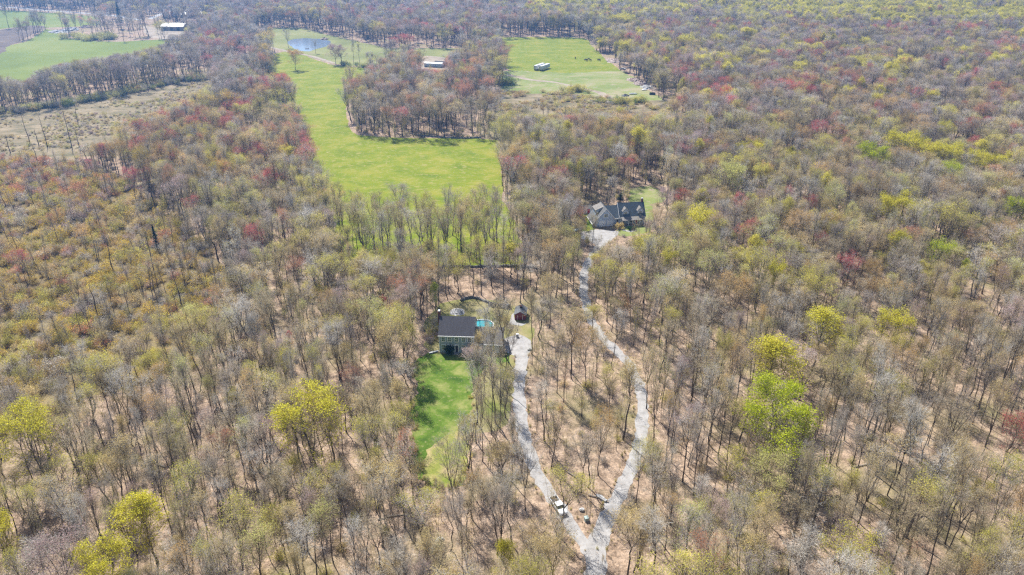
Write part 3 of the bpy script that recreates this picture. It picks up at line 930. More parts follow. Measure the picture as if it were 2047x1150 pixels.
# --- trees read one by one off the photo: crown centre (px), crown width (px), tint, height (m), shape, words for the label
HAND = [
    (60, 888, 118, 'lime', 21, 'leaf2', 'large bright yellow-green tree beside the ochre marsh'),
    (287, 1035, 100, 'lime', 19, 'leaf1', 'yellow-green leafing tree among bare grey trees'),
    (208, 1168, 116, 'lime', 19, 'leaf2', 'yellow-green tree top cut by the lower edge'),
    (15, 1078, 70, 'lime', 17, 'leaf0', 'yellow-green tree cut by the left edge'),
    (618, 860, 145, 'lime', 21, 'leaf2', 'broad thin yellow-green tree left of the lawn'),
    (1550, 850, 155, 'green', 21, 'leaf3', 'dense bright green tree, the greenest and broadest crown'),
    (1540, 735, 105, 'lime', 22, 'leaf1', 'tall yellow-green tree right behind the dense bright green one'),
    (1462, 945, 75, 'lime', 18, 'bud3', 'thin yellow-green tree left below the dense bright green one'),
    (1540, 962, 115, 'sage', 17, 'bud2', 'broad sage-budded tree in front of the dense bright green one'),
    (1692, 1128, 125, 'lime', 17, 'bud2', 'yellow-olive broad tree at the lower edge'),
    (1945, 1010, 50, 'lime', 15, 'bud0', 'thin yellow-green tree near the right lower corner'),
    (1700, 985, 60, 'olive', 18, 'bud1', 'pale olive leafing tree right of the whitish dead tree'),
    (1010, 1115, 48, 'lime', 11, 'leaf1', 'small yellow-green tree left of the drive junction'),
    (1785, 665, 72, 'lime', 19, 'leaf0', 'rounded yellow-green tree in grey woods'),
    (1640, 665, 84, 'lime', 20, 'leaf1', 'yellow-green tree with pointed crown'),
    (1640, 605, 70, 'yellow', 19, 'bud0', 'loose pale yellow tree behind a pointed yellow-green one'),
    (1500, 505, 42, 'yellow', 19, 'leaf1', 'small cone-shaped pale yellow tree'),
    (1545, 560, 52, 'lime', 18, 'leaf0', 'small rounded yellow-green tree'),
    (1873, 515, 62, 'green', 17, 'leaf0', 'vivid green round tree in brown woods'),
    (1925, 540, 22, 'green', 12, 'leaf1', 'tiny vivid green tree beside the vivid green round one'),
    (1775, 430, 76, 'lime', 19, 'leaf3', 'large rounded lime tree standing alone in colour'),
    (1745, 322, 62, 'green', 18, 'leaf3', 'mid green dome, leftmost of the green grove'),
    (1800, 296, 70, 'lime', 19, 'leaf3', 'lime dome at the back of the green grove'),
    (1845, 312, 66, 'lime', 18, 'leaf0', 'lime dome in the middle of the green grove'),
    (1890, 318, 62, 'lime', 18, 'leaf3', 'lime dome at the right of the green grove'),
    (1985, 338, 60, 'lime', 17, 'leaf3', 'lime dome right of the green grove'),
    (1950, 325, 40, 'lime', 17, 'leaf0', 'small lime crown between two lime domes'),
    (1900, 352, 52, 'green', 17, 'leaf0', 'green crown in front of the green grove'),
    (2032, 430, 56, 'green', 17, 'leaf3', 'green dome cut by the right edge'),
    (1455, 368, 64, 'sage', 24, 'leaf0', 'tall pale sage tree with an egg-shaped crown'),
    (1520, 365, 46, 'olive', 20, 'leaf0', 'olive tree right of the tall pale sage one'),
    (1270, 287, 40, 'yellow', 24, 'leaf1', 'tall pale yellow cone tree behind the grey house'),
    (1240, 300, 30, 'sage', 20, 'bud1', 'slim sage tree left of the tall pale yellow cone tree'),
    (1138, 352, 34, 'sage', 19, 'leaf1', 'pale green tree left behind the small white shed'),
    (1215, 350, 44, 'olive', 20, 'bud1', 'olive tree on the leafy slope behind the grey house'),
    (1398, 305, 24, 'yellow', 20, 'leaf1', 'small pale yellow cone in the right woods'),
    (1135, 265, 26, 'yellow', 18, 'leaf1', 'narrow pale yellow tree behind the grey woods strip'),
    (574, 317, 44, 'yellow', 16, 'leaf0', 'pale yellow tree at the left edge of the field'),
    (1690, 192, 34, 'yellow', 18, 'leaf0', 'pale yellow round crown in mauve woods'),
    (1860, 203, 32, 'yellow', 19, 'leaf0', 'pale yellow crown right of a mauve wood'),
    (1470, 132, 26, 'yellow', 16, 'leaf2', 'yellow crown beside a red one'),
    (1250, 100, 30, 'yellow', 20, 'leaf0', 'yellow tree at the woods edge right of the square field'),
    (1200, 70, 44, 'yellow', 21, 'bud2', 'yellowish spreading tree at the corner of the square field'),
    (1245, 45, 60, 'yellow', 20, 'leaf2', 'wide pale yellow tree beyond the square field'),
    (1332, 130, 24, 'lime', 18, 'leaf1', 'bright lime small tree in the far right woods'),
    (1370, 90, 40, 'yellow', 20, 'leaf2', 'yellow rounded tree in the far woods'),
    (1330, 92, 26, 'yellow', 20, 'leaf0', 'yellow tree left of another yellow one'),
    (1500, 72, 30, 'yellow', 20, 'leaf1', 'yellow cone in the far right woods'),
    (1465, 65, 24, 'yellow', 19, 'leaf1', 'small yellow cone in the far right woods'),
    (1635, 100, 30, 'yellow', 19, 'leaf1', 'yellow pointed tree in far grey woods'),
    (1725, 90, 28, 'yellow', 18, 'leaf0', 'yellow round tree in far grey woods'),
    (998, 160, 26, 'lime', 17, 'bud3', 'yellow-green tree left of the rough pasture'),
    (1240, 230, 24, 'olive', 12, 'leaf0', 'olive thicket tree at the scrub clearing'),
    (870, 588, 20, 'green', 13, 'leaf1', 'narrow bright green tree behind the chimney'),
    # red and rust crowns
    (1363, 405, 40, 'red', 15, 'bud2', 'crimson round tree right of the grey house'),
    (520, 318, 44, 'red', 18, 'bud2', 'crimson tree left of the pale yellow one by the field'),
    (388, 428, 34, 'red', 17, 'bud0', 'small crimson tree in olive woods'),
    (505, 485, 56, 'red', 17, 'bud2', 'dull crimson tree in grey-green woods'),
    (42, 528, 50, 'red', 13, 'bud2', 'dull crimson tree in the ochre marsh'),
    (1615, 192, 40, 'red', 17, 'bud2', 'crimson crown in mauve woods'),
    (1635, 270, 46, 'red', 19, 'bud2', 'crimson crown left of crimson neighbours'),
    (1670, 277, 50, 'rust', 19, 'bud2', 'rust crown right of a crimson one'),
    (1600, 280, 46, 'orange', 18, 'bud2', 'orange crown left of a crimson one'),
    (1480, 425, 44, 'red', 17, 'bud0', 'crimson crown in olive right woods'),
    (1525, 412, 46, 'mauve', 17, 'bud2', 'dull red crown right of the crimson one'),
    (1620, 422, 34, 'red', 16, 'bud2', 'crimson crown over a grey tree'),
    (1640, 497, 34, 'red', 17, 'bud3', 'narrow crimson tree in olive right woods'),
    (1688, 545, 56, 'red', 16, 'bud2', 'crimson-topped tree in brown woods'),
    (1740, 555, 50, 'orange', 16, 'bud2', 'orange-brown crown right of a crimson-topped tree'),
    (2018, 888, 72, 'red', 19, 'bud2', 'crimson tree at the right edge'),
    (1945, 300, 36, 'red', 17, 'bud2', 'crimson crown behind the lime domes'),
    (810, 88, 52, 'red', 20, 'bud2', 'crimson round tree beside the pond meadow'),
    (415, 126, 30, 'red', 16, 'bud2', 'crimson tree at the meadow corner'),
    (425, 78, 50, 'red', 19, 'bud2', 'crimson tree in the blue-grey tree belt'),
    (465, 100, 40, 'rust', 19, 'bud2', 'rust tree in the far tree belt'),
    (495, 112, 34, 'red', 18, 'bud0', 'crimson tree where the belt meets the field'),
    (505, 85, 36, 'mauve', 19, 'bud2', 'mauve tree where the belt meets the pond lane'),
    (1055, 468, 26, 'red', 18, 'bud1', 'slim crimson tree behind the stone wall'),
    (765, 615, 26, 'red', 10, 'leaf1', 'small bright crimson sapling tree left of the blue-grey house'),
    (577, 676, 15, 'red', 8, 'leaf1', 'tiny crimson tree in bare woods'),
    (705, 770, 54, 'rust', 15, 'bud3', 'rust-tinted tree left of the lawn'),
    (595, 545, 60, 'rust', 12, 'bud2', 'low rust-red thicket tree'),
    (790, 193, 26, 'rust', 21, 'bud0', 'red-topped tree in the field grove'),
    (930, 195, 40, 'rust', 22, 'bud2', 'rust-crowned tree in the field grove'),
    (440, 270, 40, 'orange', 17, 'bud2', 'orange-crowned tree in the ridge woods'),
    (310, 335, 40, 'orange', 16, 'bud2', 'orange-crowned tree right of the wet meadow'),
    (345, 285, 50, 'red', 16, 'bud2', 'crimson-brown tree on the ridge right of the wet meadow'),
    (265, 365, 44, 'red', 16, 'bud2', 'dull red tree behind the marsh'),
    (460, 360, 40, 'rust', 17, 'bud0', 'rust tree in the ridge woods'),
    (415, 855, 50, 'mauve', 15, 'bud3', 'mauve-red tree in bare woods'),
    (450, 905, 55, 'rust', 14, 'bud0', 'rust tree in bare woods'),
    # big olive and tan domes
    (665, 560, 100, 'olive', 20, 'bud2', 'broad olive-yellow tree at the head of the woods'),
    (560, 205, 84, 'olive', 19, 'bud2', 'broad olive dome at the left edge of the field'),
    (545, 250, 80, 'tan', 19, 'bud2', 'broad tan dome at the left edge of the field'),
    (590, 230, 50, 'tan', 18, 'bud2', 'tan dome nearest the long field'),
    (500, 235, 70, 'olive', 19, 'bud2', 'olive dome left of the tan domes'),
    (1370, 530, 80, 'sage', 21, 'bud2', 'pale olive dome, left of a pair'),
    (1415, 548, 80, 'sage', 20, 'bud2', 'pale olive dome, right of a pair'),
    (1218, 572, 72, 'olive', 20, 'bud2', 'olive dome on the bend of the gravel lane'),
    (938, 440, 62, 'tan', 24, 'bud2', 'tall tan dome standing out against the field'),
    (960, 470, 60, 'olive', 20, 'bud2', 'olive tree beside the tall tan dome'),
    (1470, 600, 90, 'orange', 19, 'bud2', 'broad orange-tan tree below the pale olive pair'),
    (1300, 740, 60, 'tan', 19, 'bud3', 'tan tree right of the gravel lane'),
    (775, 700, 90, 'tan', 20, 'bud2', 'broad tan tree left of the blue-grey house'),
    (450, 412, 60, 'olive', 18, 'bud2', 'olive tree in grey ridge woods'),
    (1590, 460, 80, 'orange', 19, 'bud2', 'broad orange-brown tree in the right woods'),
    (2010, 480, 60, 'orange', 17, 'bud2', 'orange-tan dome at the right edge'),
    (1960, 440, 50, 'grey', 17, 'bud2', 'grey dome in the right woods'),
    (1100, 590, 60, 'tan', 18, 'bud2', 'tan tree right of the red shed'),
    (1120, 1000, 100, 'olive', 16, 'bud0', 'olive budding tree over the drive stones'),
    (905, 930, 90, 'tan', 19, 'bare2', 'spreading bare tree on the lower lawn'),
    (1395, 150, 30, 'mauve', 18, 'bud2', 'mauve tree above the rubble bank'),
    (505, 330, 40, 'tan', 17, 'bud2', 'tan tree left of the crimson one'),
    (225, 990, 60, 'grey', 18, 'bare2', 'silver-grey bare tree between yellow-green trees'),
    (1735, 860, 90, 'grey', 20, 'bare2', 'forked grey tree right of the dense bright green one'),
    (1905, 850, 90, 'grey', 19, 'bare2', 'contorted grey tree left of the crimson edge tree'),
    (1600, 1050, 80, 'grey', 20, 'bare2', 'grey leafless tree in the lower right woods'),
    (1810, 1040, 120, 'mauve', 20, 'bare2', 'wide mauve-grey tree in the lower right woods'),
    (1400, 900, 60, 'tan', 19, 'bare0', 'tall bare tree right of the lane bend'),
]
PXM = {}
for (cx, cy_, w, tint, h, var, lab) in HAND:
    i, _, _, _, H0, R0 = VAR[var]
    p = gp(cx, cy_, h * (0.66 if 'leaf' in var or 'bud' in var else 0.7))
    X, Y = p.x, p.y
    _, _, dep = pj(X, Y, h * 0.66)
    wm = w * dep / F
    s = wm / (2 * R0 * (0.84 if 'leaf' in var else 0.92))
    add_tree(X, Y, var, s, h / H0, tint, True, lab, None)
# lone trees whose foot shows: foot (px), top y (px), width
for (fx, fy, ty, w, tint, var, lab) in [
    (591, 140, 104, 36, 'orange', 'leaf2', 'lone round orange-brown tree standing in the long green field'),
    (577, 96, 60, 22, 'grey', 'bare2', 'bare grey tree on the left bank of the pond'),
    (631, 107, 80, 15, 'grey', 'bare0', 'small bare tree on the near bank of the pond'),
    (671, 129, 93, 36, 'mauve', 'leaf2', 'round mauve tree at the end of the pond lane'),
    (719, 133, 86, 18, 'yellow', 'bud1', 'slim yellow tree in the hedge beyond the field'),
    (735, 134, 107, 12, 'mauve', 'bud1', 'small mauve tree in the hedge beyond the field'),
    (747, 134, 108, 14, 'yellow', 'bud1', 'small yellow tree in the hedge beyond the field'),
    (93, 53, 28, 12, 'grey', 'bare2', 'bare tree at the end of the ploughed strip'),
    (150, 54, 28, 24, 'grey', 'bare2', 'grey tree behind the junk pile'),
    (168, 54, 30, 20, 'mauve', 'bare2', 'mauve-grey tree behind the junk pile'),
    (211, 64, 26, 40, 'grey', 'bud2', 'dense grey-mauve tree in the far pasture'),
    (279, 74, 32, 34, 'grey', 'bare2', 'grey tree left below the white barn'),
    (211, 244, 226, 14, 'olive', 'bud2', 'small olive bush tree alone in the wet meadow'),
    (983, 258, 210, 20, 'grey', 'bare0', 'bare tree at the right corner of the field grove'),
    (1000, 232, 190, 22, 'grey', 'bare0', 'bare tree behind the right corner of the field grove'),
    (945, 596, 488, 44, 'tan', 'bare3', 'tall bare tree with a bent trunk above the curved stone wall'),
    (962, 590, 470, 42, 'olive', 'bud1', 'tall thick-trunked tree above the curved stone wall'),
    (1008, 600, 480, 40, 'grey', 'bare1', 'straight bare tree behind the woodpile'),
    (1040, 606, 470, 55, 'tan', 'bare0', 'forked bare tree behind the red shed'),
    (878, 618, 470, 34, 'olive', 'bare1', 'straight bare tree behind the chimney'),
    (925, 536, 418, 46, 'tan', 'bud1', 'tan tree on the stone wall'),
    (872, 545, 425, 40, 'grey', 'bare3', 'grey tree at the left end of the stone wall'),
    (810, 530, 420, 46, 'olive', 'bare0', 'olive-grey tree left of the stone wall'),
    (735, 522, 415, 44, 'tan', 'bare0', 'tan-grey vase-shaped tree against the field'),
    (770, 530, 430, 40, 'sage', 'bare1', 'slim grey tree against the field'),
    (995, 527, 400, 44, 'grey', 'bare3', 'tall grey tree against the right end of the field'),
    (1063, 708, 590, 44, 'tan', 'bare1', 'slim bare tree at the right of the gravel pad'),
    (1008, 712, 596, 78, 'tan', 'bare0', 'bare tree in front of the garage wing'),
    (985, 714, 608, 72, 'grey', 'bare2', 'bare grey tree in front of the garage wing'),
    (942, 985, 850, 90, 'tan', 'bare2', 'spreading pale tree on the bottom of the lawn'),
    (955, 850, 720, 60, 'olive', 'bare0', 'double-stemmed bare tree on the right of the lawn'),
    (990, 845, 720, 60, 'tan', 'bare1', 'bare tree between the lawn and the drive'),
    (1185, 545, 478, 34, 'grey', 'bare2', 'bare tree right of the upper lane'),
    (1183, 490, 430, 30, 'olive', 'bare0', 'thin bare tree beside the gravel yard'),
    (1288, 492, 436, 26, 'mauve', 'bare0', 'bare mauve tree before the porch'),
    (1300, 1060, 900, 95, 'tan', 'bare0', 'bare tree right of the lane junction'),
    (1175, 975, 870, 70, 'tan', 'bare3', 'straight-trunked bare tree between the drives'),
    (1162, 985, 880, 70, 'tan', 'bare0', 'leaning bare tree left of the log pile'),
    (1050, 1020, 890, 80, 'tan', 'bare2', 'leaning forked bare tree over the drive'),
]:
    i, _, _, _, H0, R0 = VAR[var]
    p = gp(fx, fy)
    lo, hi = 2.0, 34.0
    for _ in range(30):
        m = (lo + hi) / 2
        if pj(p.x, p.y, m)[1] > ty: lo = m
        else: hi = m
    _, _, dep = pj(p.x, p.y, lo * 0.66)
    add_tree(p.x, p.y, var, (w * dep / F) / (2 * R0 * 0.95), lo / H0, tint, True, lab)
for (fx, fy, ty, lab) in [(60, 288, 222, 'leaning dead tree standing in the wet meadow, second from the left'), (95, 294, 224, 'dead pole tree in the wet meadow, tallest of the left three'),
                          (78, 292, 254, 'short dead pole between two taller dead trees'), (144, 296, 212, 'tall dead tree with side stubs, right side of the wet meadow'),
                          (156, 250, 212, 'dead tree farthest back in the wet meadow'), (161, 300, 250, 'dead tree rightmost and nearest in the wet meadow'),
                          (21, 306, 266, 'dead tree nearest the left edge in the wet meadow'), (78, 332, 290, 'dead pole among the orange shrubs'),
                          (310, 420, 340, 'dead tree at the back of the marsh'), (312, 560, 452, 'tall dead trunk at the marsh edge'), (226, 550, 480, 'dead trunk in the marsh')]:
    p = gp(fx, fy)
    lo, hi = 2.0, 34.0
    for _ in range(30):
        m = (lo + hi) / 2
        if pj(p.x, p.y, m)[1] > ty: lo = m
        else: hi = m
    add_tree(p.x, p.y, 'snag0' if rng.random() < 0.5 else 'snag1', 0.9, lo / 19, 'grey', True, lab, 'dead_tree', twig=1)
p = gp(243, 58); add_tree(p.x, p.y, 'conif', 1.5, 1.35, 'spruce', True, 'tall dark conifer left of the white barn', 'conifer')
p = gp(458, 112); add_tree(p.x, p.y, 'conif', 0.8, 0.6, 'spruce', True, 'small dark conifer in the tree belt near the field', 'conifer')
p = gp(1240, 405); add_tree(p.x, p.y, 'conif', 0.75, 0.22, 'pine', True, 'dark rounded evergreen behind the grey house', 'evergreen_bush')
p = gp(669, 520); add_tree(p.x, p.y, 'conif', 0.9, 0.55, 'spruce', True, 'dark evergreen at the lower left corner of the field', 'conifer')
p = gp(318, 505); add_tree(p.x, p.y, 'conif', 0.5, 0.55, 'pine', True, 'slim dark evergreen at the marsh edge', 'conifer')
# a pale dead tree, lower right
p = gp(1598, 1140); add_tree(p.x, p.y, 'snag1', 1.6, 20 / 17, 'grey', True, 'whitish broken dead tree in the lower right woods', 'dead_tree', twig=3)

# the band of trees at the near end of the long field, on the stone wall
for _ in range(95):
    fx = rng.uniform(672, 1075); fy = rng.uniform(498, 545) if rng.random() < 0.75 else rng.uniform(470, 500)
    p = gp(fx, fy)
    if any(math.hypot(t['x'] - p.x, t['y'] - p.y) < 3.0 for t in TREES): continue
    add_tree(p.x, p.y, pick(rng, [('bud1', 1.5), ('bud3', 2), ('bare0', 3), ('bare1', 1.5), ('bare3', 2), ('bud0', 3), ('bare2', 2)]), rng.uniform(0.9, 1.3), rng.uniform(0.8, 1.08), pick(rng, [('tan', 3), ('olive', 3.5), ('sage', 2.5), ('grey', 2)]))
for fx, fy in [(952, 775), (968, 800), (1000, 800), (985, 770), (1012, 775), (960, 830), (978, 865), (1005, 870), (950, 890), (970, 920), (995, 935), (1020, 960), (948, 950), (1008, 745), (968, 752)]:
    p = gp(fx + rng.uniform(-6, 6), fy + rng.uniform(-8, 8))
    add_tree(p.x, p.y, pick(rng, [('bare0', 2), ('bare1', 3), ('bare3', 3), ('bud1', 1.5), ('bud3', 1.5)]), rng.uniform(0.6, 0.9), rng.uniform(0.75, 1.0), pick(rng, [('tan', 3), ('olive', 3), ('grey', 3)]))
# --- the wood itself
X, Y, px, py = scatter(5.6, 7)
om = openmask(px, py, X, Y)
nA = vnoise(X, Y, 38, 1); nB = vnoise(X, Y, 70, 2); nC = vnoise(X, Y, 15, 3)
hx = np.array([t['x'] for t in TREES]); hy = np.array([t['y'] for t in TREES]); hr = np.array([VAR[t['var']][5] * t['s'] for t in TREES])
marsh = inside(P_MARSH, px, py)
TABLES = {}
BELT = [(-80, 178), (60, 178), (190, 132), (325, 98), (345, 80), (440, 80), (512, 66), (520, 95), (545, 110), (545, 165), (505, 190), (430, 158), (367, 163), (293, 183), (244, 190), (156, 206), (105, 216), (-80, 238)]
SPARSE = [[(1070, 700), (1250, 700), (1270, 800), (1270, 900), (1190, 1090), (1100, 1010), (1060, 900)], [(870, 540), (1060, 540), (1070, 620), (870, 600)],
          [(1180, 385), (1270, 378), (1262, 416), (1165, 412)], [(940, 750), (1030, 720), (1040, 900), (1080, 1000), (960, 1000), (930, 960)]]
FARYARD = [(-80, 20), (300, 34), (440, 74), (345, 82), (230, 84), (140, 78), (90, 56), (-80, 64)]
spm = np.zeros(px.shape, bool)
for q in SPARSE: spm |= inside(q, px, py)
# sight lines kept clear, as in the photo: no tall tree right in front of these
# ground and roofs that the photo shows free of crowns (px), and how much of the cover over them to leave
SEEN = [([(1225, 720), (1262, 715), (1302, 780), (1304, 860), (1280, 950), (1240, 1040), (1215, 1120), (1180, 1120), (1185, 1080), (1215, 1010), (1248, 940), (1262, 880), (1266, 800)], 0.55),
        ([(1020, 700), (1062, 700), (1060, 800), (1064, 900), (1040, 900), (1020, 800)], 0.5), ([(828, 715), (935, 715), (940, 800), (932, 900), (920, 975), (845, 975), (818, 900), (820, 800)], 0.2),
        ([(1065, 905), (1095, 950), (1150, 1040), (1130, 1050), (1060, 950)], 0.8), ([(1165, 500), (1195, 490), (1180, 540), (1185, 640), (1160, 640)], 0.4),
        ([(1160, 405), (1310, 400), (1312, 470), (1235, 495), (1160, 490)], 0.0), ([(866, 600), (1064, 600), (1064, 712), (866, 712)], 0.0), ([(870, 540), (1060, 540), (1060, 600), (870, 600)], 0.35),
        ([(1262, 372), (1330, 372), (1326, 405), (1262, 405)], 0.0), ([(1180, 380), (1262, 380), (1262, 410), (1180, 410)], 0.4)]
LIMITS = [[(1158, 478), (1235, 494), (1236, 476), (1306, 476)], [(862, 727), (1012, 722)], [(1012, 662), (1066, 668)], [(995, 232), (1200, 228), (1340, 228)],
          [(842, 140), (896, 142)], [(-60, 320), (49, 308), (147, 294), (238, 283), (245, 250), (318, 230), (367, 211), (428, 168)],
          [(-60, 150), (30, 160), (60, 166), (100, 141), (150, 126), (200, 118), (260, 108), (330, 94), (345, 84)], [(560, 116), (680, 130)], [(340, 70), (376, 72)],
          [(1175, 497), (1195, 510)], [(1230, 372), (1325, 372)]]
for k in range(len(X)):
    if om[k]: continue
    x, y = px[k], py[k]
    r = rng.random()
    if marsh[k]:
        edge = 0.16 + 0.25 * (x > 330)
        if r > edge: continue
    elif y > 640 and r > 0.86: continue
    elif y <= 640 and r > 0.93: continue
    if spm[k] and rng.random() > 0.45: continue
    if nC[k] < 0.22 and rng.random() < 0.6: continue
    if 860 < x < 962 and 712 < y < 850: continue
    if 1000 < x < 1062 and 700 < y < 760: continue
    if 1160 < x < 1305 and 465 < y < 500 and rng.random() < 0.7: continue
    if 880 < x < 1075 and 655 < y < 690: continue
    if inside(FARYARD, np.array([x]), np.array([y]))[0] and rng.random() < 0.8: continue
    dd = np.hypot(hx - X[k], hy - Y[k])
    if (dd < np.clip(hr * 0.75, 2.0, 5.0)).any(): continue
    # foreground of hand-placed crowns stays clear so that they show: skip trees whose crown would cover them
    dt = Y[k] / CAMH
    front = (hy - Y[k] > 0) & (hy - Y[k] < 9 + 7 * dt) & (np.abs(hx - X[k] * hy / Y[k]) < hr * 0.95) & (hr > 2.0)
    cut = 0.68 if front.any() else 1.0
    tint = pick(rng, region_colours(x, y, nA[k], nB[k]))
    if marsh[k]:
        tint = pick(rng, [('grey', 4), ('tan', 2), ('red', 0.3), ('rust', 0.6), ('orange', 1)])
    if tint in ('grey',): var = pick(rng, [('bare0', 3), ('bare1', 3), ('bare2', 2), ('bare3', 3)])
    elif tint in ('yellow', 'lime'): var = pick(rng, [('leaf0', 3), ('leaf1', 4), ('bud0', 1.5)])
    elif tint in ('sage', 'olive', 'tan'): var = pick(rng, [('bud0', 3), ('bud1', 3), ('bud2', 1.5), ('bud3', 2), ('bare0', 1.5), ('bare2', 0.8)])
    else: var = pick(rng, [('bud0', 3), ('bud1', 2), ('bud2', 2), ('bud3', 2)])
    if marsh[k]: var = pick(rng, [('bare1', 4), ('bare0', 2), ('snag0', 1.5), ('bud1', 1.5)])
    if y < 330 and rng.random() < 0.34: continue
    s = (0.68 + 0.85 * rng.random() ** 1.6) * (1.35 if y < 330 else 1.1 if y < 640 else 0.90)
    hz = rng.uniform(0.80, 1.16) * (0.9 + 0.2 * nB[k])
    if marsh[k]: s *= 0.55; hz *= 0.62
    hz *= cut
    H0 = VAR[var][4]
    for ln in LIMITS:
        if ln[0][0] < x < ln[-1][0]:
            yl = np.interp(x, [q[0] for q in ln], [q[1] for q in ln])
            if yl < y < yl + 150:
                while hz > 0.2 and pj(X[k], Y[k], H0 * hz)[1] < yl + rng.uniform(-2, 7): hz *= 0.93
    if H0 * hz < 6.5: continue
    if 370 < y < 1250:
        xs_, ys_, _ = pj(X[k], Y[k], H0 * hz * 0.72)
        xt_, yt_, _ = pj(X[k], Y[k], H0 * hz * 0.95)
        keep = 1.0
        for pl, kp in SEEN:
            if inside(pl, np.array([xs_, xt_]), np.array([ys_, yt_])).any(): keep = min(keep, kp)
        if keep < 1 and rng.random() > keep: continue
    if H0 * hz < 11: s *= 0.7
    lean = (rng.normal(0, 0.045), rng.normal(0, 0.045))
    add_tree(X[k], Y[k], var, s, hz, tint, lean=lean)

# --- choose the trees that show largest and stand as objects of their own
for t in TREES:
    H0 = VAR[t['var']][4]
    zc = H0 * t['h'] * 0.66
    x, y, dep = pj(t['x'], t['y'], zc)
    t['px'], t['py'] = x, y
    t['app'] = t['s'] * VAR[t['var']][5] / dep * (H0 * t['h']) / dep
    t['infr'] = -10 < x < W + 10 and 0 < y < HH + 40
cand = [t for t in TREES if not t['hand'] and t['infr']]
cand.sort(key=lambda t: -t['app'])
SINGLE = [t for t in TREES if t['hand']] + cand[:230]
ids = set(id(t) for t in SINGLE)
REST = [t for t in TREES if id(t) not in ids]

CN = dict(yellow='pale yellow', lime='yellow-green', green='bright green', deep='green', red='crimson', rust='rust-red', orange='orange-tan', tan='tan-budded', olive='olive-budded',
          sage='sage-budded', mauve='mauve', grey='bare grey', ochre='ochre', pine='dark green', spruce='dark green', blossom='pinkish')
FORM = dict(bare0='forked tree', bare1='straight slim tree', bare2='spreading tree', bare3='tall crooked tree', bud0='forked tree', bud1='slim tree', bud2='broad tree', bud3='upright tree',
            leaf0='round tree', leaf1='narrow tree', leaf2='broad tree', leaf3='broad tree', snag0='dead tree', snag1='dead tree', conif='conifer')


def zone_name(x, y):
    if y > 700 and x < 800: return 'in woods left of the lawn'
    if y > 700 and x < 1010: return 'beside the lawn'
    if y > 690 and x < 1290: return 'by the drives'
    if y > 640: return 'in the lower right woods'
    if x < 860: return 'left of the blue-grey house'
    if x < 1080: return 'behind the blue-grey house'
    return 'in the right woods'


def words_of(n):
    ones = 'zero one two three four five six seven eight nine ten eleven twelve thirteen fourteen fifteen sixteen seventeen eighteen nineteen'.split()
    tens = 'x x twenty thirty forty fifty sixty seventy eighty ninety hundred'.split()
    return ones[n] if n < 20 else tens[n // 10] + ('-' + ones[n % 10] if n % 10 else '')


used = set()
for t in SINGLE:
    i, tr_, cr, jo, H0, R0 = VAR[t['var']]
    if t['name']: nm = t['name']
    elif t['var'].startswith('snag'): nm = 'dead_tree'
    elif t['tint'] in ('red', 'rust') : nm = 'red_maple'
    elif t['var'].startswith('leaf'): nm = 'leafing_tree'
    elif t['var'].startswith('bare'): nm = 'bare_tree'
    else: nm = 'budding_tree'
    if t['label']: lab = t['label']
    else:
        ax_, dn = max(0, min(99, round(t['px'] / W * 100))), max(0, min(99, round(t['py'] / HH * 100)))
        for ex in ('', 'neighbouring ', 'further '):
            lab = '%s%s %s %s, %s percent across, %s down' % (ex, CN[t['tint']], FORM[t['var']], zone_name(t['px'], t['py']), words_of(ax_), words_of(dn))
            if lab not in used: break
    used.add(lab)
    o = thing(nm, lab, 'bush' if nm == 'evergreen_bush' else 'tree', (t['x'], t['y'], 0), t['rz'], {'dead_tree': 'dead trees', 'red_maple': 'red-budded trees', 'leafing_tree': 'trees in young leaf', 'bare_tree': 'bare trees', 'budding_tree': 'budding trees'}.get(nm))
    o.rotation_euler = (t['lean'][0], t['lean'][1], t['rz'])
    o.scale = (t['s'], t['s'], t['h'])
    for pn, me in (('trunk', tr_), ('crown', cr)):
        c = bpy.data.objects.new(pn, me)
        C.objects.link(c)
        c.parent = o
        if pn == 'crown':
            c['tint'] = TINT[t['tint']]
            c['twig'] = TWIG[t['twig']]


